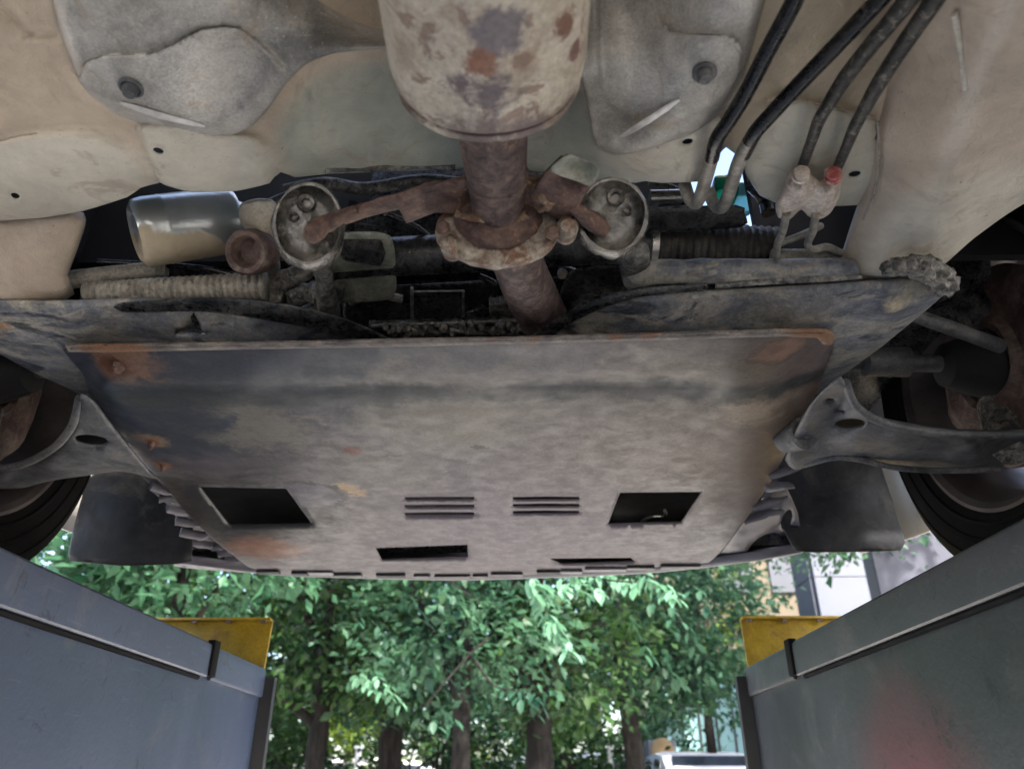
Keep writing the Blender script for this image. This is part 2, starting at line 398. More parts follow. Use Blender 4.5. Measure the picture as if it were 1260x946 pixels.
grime('guard_plate', [(.068, .057, .062), (.080, .067, .073), (.092, .078, .083)], 4, (.38, .55), 0, spec=.28, mott=.07, vein=.08, blot=(.10, .086, .076), blot_scale=3, blot_t=(.58, .74), speck=(.035, .032, .032), speck_scale=130, speck_t=(.70, .75), bump=.10, bump_scale=220, bump_d=.001, stretch=(.7, 1.2, 1),
      marble=((3.2, .54, .64, (.05, .048, .054), .35, (.25, 2.2, 1)), (11, .60, .64, (.035, .033, .034), .45, (.8, 1.2, 1)), (30, .625, .65, (.03, .025, .025), .55, (3, .2, 1)), (24, .64, .665, (.14, .125, .115), .5, (.25, 3, 1))),
      spots=[S(930, 560, NZ, .38, (.118, .085, .060), .06, .8), S(640, 650, NZ, .36, (.092, .072, .090), .06, .8), S(200, 490, NZ, .26, (.022, .028, .042), .5, .5), S(400, 462, NZ, .17, (.036, .042, .054), .6, .5), S(600, 448, NZ, .15, (.085, .08, .088), .4, .8), S(560, 512, NZ, .15, (.135, .118, .096), .6, .6), S(310, 528, NZ, .10, (.125, .116, .10), .7, .5), S(250, 520, NZ, .05, (.024, .03, .045), .9, .4), S(470, 580, NZ, .10, (.115, .104, .092), .6, .6), S(840, 470, NZ, .12, (.12, .1, .078), .5, .7),
             S(275, 632, NZ, .20, (.012, .011, .012), .5, .35), S(325, 674, NZ, .09, (.15, .062, .035), .5, .5), S(425, 605, NZ, .034, (.30, .19, .09), .5, .4), S(378, 612, NZ, .070, (.022, .02, .024), .35, .12), S(376, 612, NZ, .058, (.075, .068, .085), .35, .15),
             S(150, 443, NZ, .050, (.15, .09, .062), .7, .5), S(140, 447, NZ, .022, (.08, .034, .02), .7, .4), S(186, 545, NZ, .026, (.18, .125, .085), .6, .5), S(186, 547, NZ, .012, (.17, .05, .025), .7, .4), S(200, 575, NZ, .016, (.19, .08, .045), .7, .4),
             S(962, 432, NZ, .036, (.07, .052, .044), .5, .2), S(962, 432, NZ, .031, (.19, .115, .088), .5, .4), S(955, 430, NZ, .014, (.13, .075, .06), .7, .5), S(925, 500, NZ, .055, (.27, .215, .155), .5, .6), S(435, 556, NZ, .016, (.13, .045, .028), .9, .25), S(485, 560, NZ, .013, (.035, .025, .022), .9, .25), S(590, 555, NZ, .012, (.04, .035, .035), .9, .25)],
      band=(pt(600, 484, .40).y, (pt(900, 478, .40).y-pt(200, 487, .40).y)/(pt(900, 478, .40).x-pt(200, 487, .40).x), .030, (.022, .027, .029)))
grime('rust_lip', [(.10, .09, .085), (.17, .15, .135), (.25, .215, .18)], 14, (.5, .8), blot=(.2, .12, .08), blot_scale=16, blot_t=(.60, .70), bump=.4, bump_scale=300, mott=.3, spots=[S(140, 428, .3925, .04, (.2, .1, .055), .6, .5), S(1005, 414, .3925, .035, (.22, .115, .06), .7, .5), S(760, 414, .3925, .012, (.2, .12, .075), .7, .5), S(800, 413, .3925, .012, (.2, .12, .075), .7, .5)])
grime('arm_steel', [(.065, .068, .075), (.11, .112, .118), (.17, .165, .16)], 9, (.4, .65), .05, spec=.3, blot=(.21, .19, .16), blot_scale=20, blot_t=(.6, .75), bump=.2, bump_scale=240)
grime('bay_black', [(.010, .010, .011), (.03, .03, .031), (.075, .072, .066)], 20, (.15, .45), blot=(.09, .08, .068), blot_scale=40, blot_t=(.62, .75), bump=.25, bump_scale=200)
grime('bay_grey', [(.08, .077, .07), (.18, .172, .155), (.34, .32, .28)], 40, (.35, .65), .3, blot=(.03, .03, .03), blot_scale=70, blot_t=(.55, .68), bump=.6, bump_scale=160, bump_d=.003)
grime('bay_olive', [(.2, .21, .165), (.29, .295, .24), (.36, .35, .285)], 14, (.35, .6), bump=.1)
grime('bellows', [(.02, .018, .016), (.04, .036, .033), (.08, .07, .06)], 30, (.45, .7), blot=(.12, .10, .08), blot_scale=60, blot_t=(.62, .75), bump=.2)
grime('bellows_muddy', [(.2, .18, .15), (.31, .285, .235), (.4, .37, .31)], 40, (.5, .8), blot=(.1, .09, .08), blot_scale=80, blot_t=(.6, .7), bump=.2, mott=.25)
grime('brown_cast', [(.06, .038, .033), (.12, .075, .062), (.19, .135, .11)], 14, (.5, .8), blot=(.20, .16, .125), blot_scale=22, blot_t=(.55, .7), bump=.4)
plain('tyre_rubber', (.006, .0055, .0055), .8, bump=.3, spec=.1); plain('rim_metal', (.10, .085, .08), .45, .4, .4, 18)
plain('black_plastic', (.017, .0175, .021), .55, spec=.25, bump=.15, bscale=300, var=.35, scale=9); grime('flap_plastic', [(.011, .0115, .013), (.018, .0185, .021), (.028, .028, .03)], 4, (.4, .65), spec=.25, mott=.3, vein=.2, blot=(.055, .05, .043), blot_scale=9, blot_t=(.56, .72), bump=.12, bump_scale=200)
plain('torn_plastic', (.11, .105, .122), .4, var=.35, scale=12, bump=.2)
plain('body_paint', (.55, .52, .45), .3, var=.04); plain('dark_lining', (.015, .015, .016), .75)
grime('burnt_steel', [(.07, .066, .075), (.115, .108, .12), (.16, .15, .165)], 20, (.3, .5), .4, bump=.2)
MATS['rubber_muddy'].node_tree.nodes['Principled BSDF'].inputs['Coat Weight'].default_value = .35; MATS['rubber_muddy'].node_tree.nodes['Principled BSDF'].inputs['Coat Roughness'].default_value = .08
k = NB('can_metal')                              # aluminium can, its lower side caked in beige mud
n = k.noise(22, 8, .6, .5); sep = k.n('ShaderNodeSeparateXYZ'); k.l(k.pos(), sep.inputs[0])
dv = k.n('ShaderNodeVectorMath', operation='SUBTRACT'); k.l(k.pos(), dv.inputs[0]); dv.inputs[1].default_value = pt(230, 284, .515)
dt = k.n('ShaderNodeVectorMath', operation='DOT_PRODUCT'); k.l(dv.outputs[0], dt.inputs[0]); dt.inputs[1].default_value = (.07, -.468, .884)
mz = k.math('ADD', k.math('MULTIPLY', k.math('ADD', dt.outputs['Value'], .010), -70), k.math('MULTIPLY', k.math('SUBTRACT', n, .5), 3))
mk = k.ramp(k.math('ADD', mz, .5), [(.35, 0), (.65, 1)])
c = k.mix(mk, k.ramp(n, [(.35, (.45, .48, .47)), (.65, (.6, .63, .61))]), k.ramp(k.noise(40), [(.3, (.38, .31, .21)), (.7, (.50, .42, .30))]))
k.bump(k.noise(200, 5), .15, .002); k.fin(c, k.ramp(mk, [(0, .28), (1, .8)]), k.ramp(mk, [(0, .7), (1, 0)]))
plain('highlight_pale', (.62, .60, .565), .4, .3, .2, 120)  # pale colour imitating the highlight on the heat shield edges
plain('chrome_tube', (.5, .48, .44), .28, .9, .2)
def paint(name, col, tints=()):
    k = NB(name); n = k.noise(2.2, 7, .6, .3); n2 = k.noise(5, 8, .6, 0, stretch=(1, 1, .25))
    c = k.mix(k.ramp(n, [(.35, 0), (.65, 1)]), tuple(x*.86 for x in col), tuple(x*1.12 for x in col))
    c = k.mix(k.ramp(n2, [(.60, 0), (.78, .35)]), c, tuple(x*.5+.03 for x in col))
    for (p, r, cc, rag, soft) in tints: c = k.mix(k.math('MULTIPLY', k.spot(p, r, rag, soft=soft), .75), c, cc)
    sc_ = k.noise(170, 3, .6, .2, stretch=(1, .09, 1))
    c = k.mix(k.ramp(k.noise(34, 6, .7, .6), [(.615, 0), (.64, .65)]), c, tuple(x*.3 for x in col))
    c = k.mix(k.ramp(k.noise(26, 5, .65, .3, stretch=(1, 1.2, .12)), [(.60, 0), (.68, .4)]), c, tuple(x*.45+.01 for x in col))
    c = k.mix(k.ramp(k.noise(9, 6, .7, 1.), [(.56, 0), (.7, .4)]), c, (.19, .17, .15))
    c = k.mix(k.ramp(sc_, [(.63, 0), (.68, .4)]), c, tuple(min(1, x*1.7) for x in col))
    k.bump(k.math('ADD', k.noise(1.6, 3), k.math('MULTIPLY', k.noise(140, 4), .05)), .25, .03)
    return k.fin(c, k.ramp(n2, [(.35, .32), (.7, .5)]), 0)
paint('lift_paint_left', (.062, .080, .126))
paint('lift_paint_right', (.054, .056, .058), [((.455, 1.0, CAMH-.06), .20, (.34, .045, .06), .15, 1.0)])  # soft red patch mixed into the panel's base colour
plain('lift_black', (.02, .02, .022), .45); grime('lift_yellow', [(.29, .185, .008), (.35, .225, .009), (.40, .26, .012)], 3, (.35, .6), mott=.2, vein=.2, blot=(.22, .13, .02), blot_scale=8, blot_t=(.58, .72), speck=(.06, .045, .03), speck_scale=60, speck_t=(.68, .72), bump=.12, bump_scale=160)
plain('rubber_black', (.009, .009, .009), .8, spec=.1)

# ------------------------------------------------------------------ the setting
k = NB('concrete')
n = k.noise(.35, 9, .65, .3); n2 = k.noise(6, 8, .7)
c = k.mix(.5, k.ramp(n, [(.35, (.38, .355, .315)), (.65, (.53, .50, .455))]), k.ramp(n2, [(.35, (.37, .345, .305)), (.7, (.54, .51, .465))]))
k.bump(n2, .3, .01); k.fin(c, .8)
G = []
GF = []
for i in range(21):
    for j in range(21): G.append(((i-10)*60, (j-10)*60, 0))
for i in range(20):
    for j in range(20): a = i*21+j; GF.append((a, a+21, a+22, a+1))
tag(obj('ground', G, GF, 'concrete'), 'pale concrete forecourt under the lift and trees', kind='structure')

# ------------------------------------------------------------------ vehicle lift: two runways
XL, XR, TOPZ, YE = -.53, .455, .211, 1.63
def W3(x, y, Z): return Vector((x, y, Z+CAMH))
def runway(side, xin, label, mat):
    s = 1 if side == 'r' else -1                # outward direction
    t = empty('lift_runway', (xin+s*.25, -.9, 0), label, 'car lift', 'runways of the vehicle lift')
    y0 = -3.4; L = YE-y0; yc = (YE+y0)/2
    m = MB(); m.box(W3(xin+s*.25, yc, -.085+.01), (.5, L, .475-.0), bev=.004); m.build('side_panel', mat, t)          # deep box under the deck
    m = MB(); m.box(W3(xin+s*.25, yc, TOPZ-.004), (.47, L-.01, .016)); m.build('deck', mat, t)
    # top band: a rolled rail along the inner edge
    prof = [(.000, .157), (-.007, .1575), (-.0085, .160), (-.0085, .164), (-.0085, .2), (-.0075, TOPZ-.003), (-.005, TOPZ), (.03, TOPZ), (.03, .159)]
    V = []; Fs = []; ys = [y0] + list(np.linspace(-1, 1.32, 24))
    for y in ys:
        for (a, b) in prof:
            q = .0012*math.sin(y*7+b*30)
            V.append(W3(xin-(-a)*s*1.0+q if False else xin+s*a, y, b))
    n = len(prof)
    for i in range(len(ys)-1):
        for j in range(n): Fs.append((i*n+j, i*n+(j+1) % n, (i+1)*n+(j+1) % n, (i+1)*n+j))
    Fs += [tuple(range(n)), tuple(range((len(ys)-1)*n, len(ys)*n))]
    sharp(obj('edge_rail', V, Fs, mat, t), 30)
    V = []; Fs = []
    for y in (1.345, YE-.002):
        for (a, b) in prof: V.append(W3(xin+s*(a*.7), y, b-.002))
    for j in range(n): Fs.append((j, (j+1) % n, n+(j+1) % n, n+j))
    Fs += [tuple(range(n)), tuple(range(n, 2*n))]
    sharp(obj('edge_rail_end', V, Fs, mat, t), 30)
    m = MB(); m.tube([W3(xin-s*.001, y, .155) for y in (y0, -1, 0, 1.3)], .004, 8); m.build('seam_gasket', 'rubber_black', t)
    m = MB(); m.box(W3(xin-s*.006, 1.333, .188), (.014, .026, .058), bev=.003); m.build('rail_clip', 'rubber_black', t)
    m = MB(); m.box(W3(xin+s*.22, YE+.010, -.02), (.49, .018, .43), bev=.003); m.build('end_plate', 'lift_black', t)
    m = MB(); m.box(W3(xin-s*.012, YE+.010, .0), (.014, .012, .375), bev=.003); m.build('end_strip', 'lift_black', t)
    # roll-off stop
    rot = Matrix.Rotation(R(-6), 3, 'X')
    m = MB(); m.box(W3(xin+s*.235, YE+.055, .255), (.44, .008, .13), rot=rot, bev=.002); st = m.build('roll_stop', 'lift_yellow', t)
    m = MB(); m.box(W3(xin+s*.235, YE+.055-.008, .3165), (.44, .016, .005), rot=rot); m.build('stop_flange', 'lift_yellow', st)
    for i in range(6):
        m = MB(); m.box(W3(xin+s*(.03+.075*i), YE+.044, .311), (.012, .006, .006)); m.build('spot_weld', 'brown_cast', st)
    m = MB(); m.tube([W3(xin+s*.02, YE+.03, .19), W3(xin+s*.45, YE+.03, .19)], .012); m.build('hinge_pin', 'lift_black', st)
    for sg in (-1, 1):                           # scissor legs down to the floor
        m = MB(); yb = -.9
        a = W3(xin+s*(.2+.06*sg), yb-1.0*sg, -.31); b = Vector((xin+s*(.2+.06*sg), yb+1.0*sg, .06)); dirn = (b-a)
        m.box((a+b)/2, (.05, dirn.length, .11), rot=dirn.to_track_quat('Y', 'Z')); m.build('scissor_leg', 'lift_black', t)
    m = MB(); m.box((xin+s*.25, -.9, .03), (.5, 2.3, .06), bev=.006); m.build('base_frame', 'lift_black', t)
    return t
runway('l', XL, 'blue-grey steel lift runway filling the lower left corner, yellow stop at its end', 'lift_paint_left')
runway('r', XR, 'dark grey steel lift runway at lower right with reddish patch, yellow stop at its end', 'lift_paint_right')

# ------------------------------------------------------------------ the raised car
CX = -.045
car = empty('raised_car', (CX, -.5, CAMH+TOPZ), 'underside of a muddy, rusty car standing on the lift runways', 'car')
def P(u, v, Z): return pt(u, v, Z)
# outer body (above what the photograph sees): sides, tail, roof; the bay is open on top
V = []; Fs = []
sec = [(-.80, .43), (-.855, .47), (-.865, .75), (-.85, 1.0), (-.79, 1.13), (-.62, 1.60), (-.5, 1.66), (.5, 1.66), (.62, 1.60), (.79, 1.13), (.85, 1.0), (.865, .75), (.855, .47), (.80, .43)]
st = [(-2.65, .55), (-2.45, .9), (-2.2, 1), (-1.0, 1), (-.3, 1), (.25, .98), (.42, .80), (.58, .72)]
for y, hs in st:
    for (x, z) in sec:
        zz = z if z < 1.05 else 1.05 + (z-1.05)*max(0, (hs-.6)/.4)
        V.append(W3(CX+x, y, zz))
n = len(sec)
for i in range(len(st)-1):
    for j in range(n-1): Fs.append((i*n+j, i*n+j+1, (i+1)*n+j+1, (i+1)*n+j))
Fs.append(tuple(range(n)))
sharp(obj('body_shell', V, Fs, 'body_paint', car), 40)
for s in (-1, 1):
    V = []; Fs = []; ys = np.linspace(.5, 1.62, 30)
    for y in ys:
        arch = .36**2-(y-.92)**2; lo = .513+math.sqrt(arch) if arch > 0 else .44
        lo = max(lo, .44); tap = 0 if y < 1.3 else .9*(y-1.3)**2
        for q in np.linspace(0, 1, 8):
            z = lo+(1.06-lo)*q; V.append(W3(CX+s*(.865-.05*q**3-tap), y, z))
    for i in range(len(ys)-1):
        for j in range(7): Fs.append((i*8+j, i*8+j+1, (i+1)*8+j+1, (i+1)*8+j))
    o = obj('fender', V, Fs, 'body_paint', car); o.modifiers.new('t', 'SOLIDIFY').thickness = .004
    # wheel housing
    V = []; Fs = []; m_ = 22
    for i in range(m_+1):
        a = math.pi*(-.02+1.04*i/m_)
        for x in (.84, .70, .58, .52): V.append(W3(CX+s*x, .94+.335*math.cos(a), .58+.30*math.sin(a)))
    for i in range(m_):
        for j in range(3): Fs.append((i*4+j, i*4+j+1, i*4+j+5, i*4+j+4))
    for i in range(m_//2):                       # closes the inboard side above the suspension
        b = m_-i; Fs.append((i*4+3, (i+1)*4+3, (b-1)*4+3, b*4+3))
    o = obj('wheel_housing', V, Fs, 'dark_lining', car); o.modifiers.new('t', 'SOLIDIFY').thickness = .003
# underfloor behind the camera, closing the car
V = [W3(CX+x, y, z) for y, z in ((-2.6, .52), (-1.8, .46), (-.6, .46), (.22, .468)) for x in (-.82, -.4, -.14, .12, .38, .82)]
for i, v in enumerate(V):
    if i % 6 in (2, 3): v.z += .05
Fs = [(i*6+j, i*6+j+1, i*6+j+7, i*6+j+6) for i in range(3) for j in range(5)]
o = obj('rear_floor', V, Fs, 'mud_floor', car); o.modifiers.new('t', 'SOLIDIFY').thickness = .003

# ---- floor panels seen from below
H = lambda u, v, a=6, b=4, r=.3: oval(u, v, a, b, r)
TAN, CREAM, OLIVE = (.52, .43, .325), (.60, .56, .465), (.41, .42, .345)
toe = [(-200, 200), (-60, 186), (0, 178), (60, 167), (120, 168), (170, 188), (188, 214), (190, 240), (165, 262), (0, 300), (-200, 310)]
boxl = [(176, 160), (235, 158), (290, 166), (332, 178), (352, 205), (345, 240), (300, 260), (214, 255), (196, 212), (186, 185)]
tun = [(356, 215), (348, 196), (336, 172), (345, 140), (370, 105), (400, 84), (440, 74), (490, 70), (700, 70), (720, 130), (760, 175), (772, 200), (770, 240), (356, 240)]
boxr = [(726, 172), (790, 180), (850, 158), (886, 142), (896, 154), (884, 200), (870, 240), (800, 245), (765, 235), (745, 200)]
dash = [(908, 190), (918, 160), (940, 128), (974, 126), (1030, 138), (1072, 148), (1076, 172), (1066, 270), (930, 275), (905, 230)]
patch('floor_pan', [(-330, -420), (1600, -420), (1600, 60, .50), (1300, 150, .50), (1110, 200, .482), (1079, 172, .478), (1068, 244, .487), (1050, 256, .487), (965, 258, .487), (930, 244, .485), (913, 218, .482), (905, 190, .482), (893, 182, .482), (880, 196, .480), (873, 216, .479), (860, 228, .48), (810, 230, .482), (772, 225, .49), (745, 220, .505), (710, 213, .52), (640, 205, .535), (560, 204, .535), (480, 207, .528), (400, 210, .515), (350, 216, .50), (338, 231, .485), (300, 240, .481), (245, 242, .480), (214, 234, .476), (196, 226, .478), (165, 247, .484), (110, 264, .488), (60, 272, .49), (0, 276, .492), (-160, 290, .495), (-330, 300, .50)], .475, 'floor_skin', car,
      ctrl=[(600, 0, .535), (600, 120, .535), (500, 150, .522), (400, 150, .502), (450, 0, .515), (740, 0, .515), (720, 120, .518), (600, -300, .53), (150, 60, .468), (60, 150, .466), (100, 0, .47), (1000, 80, .47), (960, 0, .47), (1000, 150, .468), (1000, 210, .472), (300, 190, .472), (240, 200, .464), (830, 190, .467), (790, 200, .474), (60, 210, .467), (160, 200, .466), (40, 250, .476), (320, 150, .478), (440, 110, .505), (330, 205, .478), (380, 190, .502), (560, 190, .532)],
      holes=[H(30, 246), H(205, 193, 7, 4), H(842, 181, 7, 4, -.2), H(1045, 219, 8, 4, -.15)], sp=8.5, curve=.35, dent=(.0014, 11), roll=(7, .008),
      wave=emboss([(toe, .013, 13), (boxl, .015, 11), (boxr, .013, 11), (dash, .011, 7), (tun, -.012, 10),
                   ([(-40, -10), (10, 5), (30, 30), (62, 36), (70, 42), (30, 44), (4, 22), (-40, 6)], -.006, 7),
                   ([(378, 100), (386, 92), (392, 120), (396, 195), (384, 200), (380, 150)], .010, 9), ([(410, 150), (432, 146), (418, 165), (408, 195), (400, 190)], .008, 8), ([(470, 90), (486, 88), (500, 195), (486, 198)], .006, 12)]),
      tones=(TAN, [(toe, CREAM, 40), (boxl, CREAM, 26), (tun, OLIVE, 14), (boxr, CREAM, 26), (dash, (.55, .52, .42), 10), ([(900, -60), (1090, -60), (1085, 130), (960, 130), (900, 180), (890, 60)], (.50, .42, .30), 30)]))
def seam(pts, r=.0016):
    m = MB(); m.tube([P(*p) for p in pts], r, 8, sub=6); jitter(m.build('seam_sealer', 'rail_mud', car), r*.6, 220)
seam([(-20, 175, .4655), (60, 164, .4645), (122, 164, .464), (165, 178, .4635)])
seam([(942, 124, .467), (975, 122, .4665), (1032, 134, .467), (1074, 145, .4685)], .0012)
patch('chassis_leg', [(-160, 262, .500), (0, 264, .500), (90, 258, .497), (106, 270, .495), (96, 305, .476), (84, 338, .460), (76, 372, .447), (-160, 382, .447)], .46, 'floor_skin', car,
      ctrl=[(-100, 325, .464), (20, 325, .463)], sp=9, roll=(12, .014), dent=(.0008, 14), tones=((.42, .345, .265), []))
pad = [(100, 104), (112, 80), (135, 72), (190, 71), (225, 56), (252, 42), (300, 40), (350, 90), (300, 150), (262, 160), (225, 158), (160, 138), (118, 122)]
hl = patch('heat_shield', [(36, -170), (45, -100), (72, 30), (92, 85), (112, 118), (140, 140), (185, 158), (235, 170), (278, 168), (308, 157), (330, 135), (352, 104), (376, 80), (410, 66), (470, 60), (540, 62), (555, -170)], .4540, 'heat_shield', car,
      ctrl=[(200, 40, .4520), (230, 150, .4520), (330, 100, .4660), (400, 30, .4840), (470, 40, .5070), (520, 20, .5210), (520, -160, .5210), (300, 0, .4610), (120, -150, .4550), (250, -150, .4570), (170, 110, .4490), (235, 135, .4495)], sp=4.6, roll=(15, .013), curve=.5, dent=(.0012, 16), wave=emboss([(pad, .0085, 7)]))
padr = [(801, -90), (801, 10), (808, 32), (828, 46), (880, 48), (903, 52), (911, 72), (906, 105), (880, 132), (838, 152), (800, 160), (740, 120), (740, -90)]
hr = patch('heat_shield', [(665, -170), (680, -60), (705, 60), (722, 130), (728, 165), (737, 184), (760, 191), (792, 186), (850, 166), (893, 134), (915, 95), (930, 45), (945, -20), (955, -170)], .4540, 'heat_shield', car,
      ctrl=[(870, 60, .4510), (830, 150, .4520), (760, 100, .4660), (730, 40, .4870), (700, -40, .50), (690, -150, .50), (850, -150, .4530), (760, 170, .4650), (860, 110, .4490)], sp=4.6, roll=(14, .012), curve=.5, dent=(.0012, 16), wave=emboss([(padr, .0085, 7)]))
rail = patch('side_rail', [(1090, -420, .46), (1085, -60, .47), (1094, 60, .472), (1080, 150, .472), (1064, 225, .478), (1044, 285, .474), (1030, 342, .462), (1085, 342), (1138, 340, .446), (1166, 322, .450), (1200, 292, .458), (1258, 252, .464), (1420, 170, .45), (1700, -420, .40)], .44, 'floor_skin', car,
      ctrl=[(1092, 50, .470), (1078, 160, .470), (1064, 240, .476), (1042, 310, .472), (1130, 60, .452), (1172, 60, .431), (1255, -30, .412), (1215, 60, .413), (1186, 140, .416), (1162, 212, .423), (1235, 60, .412), (1215, 140, .416), (1190, 205, .424), (1110, 200, .452), (1260, 120, .414), (1250, 205, .440), (1150, 280, .443), (1120, 325, .446), (1215, 262, .456), (1330, 40, .408), (1130, 130, .447), (1105, 260, .455)],
      sp=8.5, roll=(12, .012), curve=.5, dent=(.0008, 12),
      tones=((.50, .415, .32), [([(1040, 350), (1075, 290), (1110, 245), (1180, 216), (1300, 200), (1500, 240), (1260, 400), (1050, 380)], (.55, .505, .415), 40), ([(1236, -20), (1250, 10), (1215, 90), (1180, 205), (1156, 215), (1160, 180), (1196, 90)], (.57, .50, .41), 12)]))
m = MB(); m.tube([P(1174, 18, .4285), P(1182, 60, .426), P(1189, 110, .4195)], .0022, 8, sub=4); m.build('weld_bead', 'pale_floor', rail)
m = MB(); m.tube([P(1080, 150, .462), P(1082, 200, .463), P(1075, 240, .463), P(1062, 270, .461)], .0010, 6, sub=5); m.build('loose_wire', 'pipe_end', car)
for (a, b, cc, pr) in (((148, 127, .4460), (195, 142, .4460), (252, 156, .4493), hl), ((764, 169, .4560), (800, 147, .4505), (836, 123, .4475), hr)):
    m = MB(); m.tube([P(*a), P(*a).lerp(P(*b), .4), P(*b), P(*b).lerp(P(*cc), .6), P(*cc)], [.0010, .0030, .0034, .0030, .0010], 16, sub=6, ell=(.25, 1.0)); m.build('highlight_streak', 'highlight_pale', pr)  # raised pale streak stands for the white highlight on the shield edge
for nm, (u, v, Z) in (('fastener', (161, 109, .4435)), ('fastener', (867, 91, .4435))):
    m = MB(); c0 = P(u, v, Z); m.lathe(c0, (0, 0, -1), [(-.004, .0085), (0, .0088), (.001, .0075), (.0005, .0055), (.004, .005), (.0065, .0042), (.007, 0)], 20); o = m.build(nm, 'arm_steel', hl if u < 500 else hr)

patch('added_hole_backing', [(780, 150), (868, 150), (868, 205), (850, 215), (780, 212)], .505, 'dark_lining', car, sp=14)  # dark sheet added above the floor hole to hide the bright sky
# ---- exhaust
ex = bpy.data.objects.new('exhaust', None); COL.objects.link(ex); ex.parent = car; ex.location = W3(-.02, .3, .41)-WORLD[car.name]; WORLD[ex.name] = W3(-.02, .3, .41)
cx0 = P(602, 100, .41).x
m = MB(); m.lathe(W3(cx0, 0, .409), (0, 1, -.01), [(-1.0, .03), (-.45, .03), (-.40, .055), (-.38, .0605), (.10, .0605), (.2, .061), (.318, .0615), (.330, .0605), (.334, .058), (.3345, .0595), (.339, .0595), (.342, .056), (.350, .046), (.356, .036), (.36, .02)], 72)
o = m.build('muffler', 'muffler', ex, ang=50); jitter(o, .0009, 30)
m = MB(); m.tube([W3(cx0, .345, .408), W3(cx0+.001, .40, .409), W3(cx0+.002, .44, .411), W3(cx0+.002, .485, .413)], [.0255, .0245, .0225, .021], 28, sub=4); m.build('neck_pipe', 'rusty_pipe', ex)
m = MB(); m.lathe(W3(cx0+.002, .432, .411), (0, 1, 0.05), [(0, .022), (.002, .0245), (.006, .0245), (.008, .022)], 28); m.build('weld_ring', 'rusty_pipe', ex)
# flange: two lobed plates with a dish, sprung bolts
fc = P(612, 285, .402)
ax = Vector((.02, 1, .25)).normalized()
m = MB(); m.lathe(fc+Vector((0, -.004, 0)), ax, [(-.002, .030), (-.002, .046), (0, .049), (.006, .050), (.008, .048), (.009, .03)], 56, sx=.66, sy=1.02); fl = jitter(m.build('flange', 'flange', ex), .0014, 70)
for (u, v) in ((545, 280), (588, 305), (640, 306), (680, 285), (610, 296)):
    c1 = P(u, v, .388); m = MB(); m.lathe(c1, (0, -1, -.5), [(-.008, .006), (0, .0065), (.001, .0045), (.005, .0045), (.006, .003), (.006, 0)], 6); jitter(m.build('flange_nut', 'rust_bracket', fl), .0008, 200)
m = MB(); m.lathe(fc+Vector((0, -.022, .004)), ax, [(0, .024), (.004, .032), (.012, .036), (.02, .03)], 36, sx=.8, sy=1.0); jitter(m.build('gasket_ring', 'rust_bracket', ex), .0025, 90)
m = MB(); m.tube([P(648, 222, .412), P(662, 232, .405), P(672, 246, .402), P(664, 258, .402)], [.003, .006, .006, .003], 14, sub=6); jitter(m.build('weld_blob', 'weld_rust', ex), .005, 160)
m = MB(); m.tube([P(560, 262, .398), P(590, 270, .397), P(625, 272, .398), P(650, 264, .40)], .003, 12, sub=6); jitter(m.build('weld_bead', 'weld_rust', ex), .002, 260)
for (u, v, Z) in ((556, 306, .392), (697, 285, .398)):
    c0 = P(u, v, Z); m = MB(); prof = [(-.012, .0)]
    for i in range(7): prof += [(-.010+.0036*i, .0062), (-.0090+.0036*i, .0088), (-.0076+.0036*i, .0088)]
    prof += [(.0165, .0055), (.0185, .0055), (.019, 0)]
    m.lathe(c0, (0, -1, -.45), prof, 20); m.build('spring_bolt', 'flange', ex, ang=60)
m = MB(); m.tube([P(630, 292, .415), P(640, 330, .43), P(655, 365, .45), P(676, 405, .48), P(705, 470, .52), W3(.06, 1.1, .62)], [.023, .024, .027, .028, .028, .03], 28, sub=5); m.build('down_pipe', 'rusty_pipe', ex)
br = patch('hanger_bracket', [(377, 288), (384, 270), (410, 260), (445, 250), (488, 238), (530, 226), (575, 219), (640, 216), (690, 222), (722, 232), (712, 262), (700, 278), (680, 262), (655, 258), (630, 268), (600, 270), (560, 263), (535, 262), (500, 275), (491, 258), (450, 268), (412, 282), (400, 296), (386, 298)], .408, 'rust_bracket', ex,
           ctrl=[(390, 285, .398), (440, 260, .402), (520, 248, .408), (600, 245, .425), (700, 245, .41)], sp=6, roll=(6, .004), thick=.007, curve=.25, dent=(.0025, 60))
patch('bracket_tab', [(690, 192), (700, 190), (735, 207), (728, 228), (708, 260), (700, 277), (668, 258), (652, 242), (668, 214)], .400, 'rust_bracket', br, ctrl=[(715, 205, .412), (690, 240, .397)], sp=6, roll=(5, .004), thick=.003)
patch('bracket_lip', [(694, 192), (702, 190), (736, 207), (729, 229), (712, 224), (676, 210)], .3985, 'bay_olive', br, ctrl=[(718, 205, .409)], sp=5, roll=(3, .002), thick=.002)
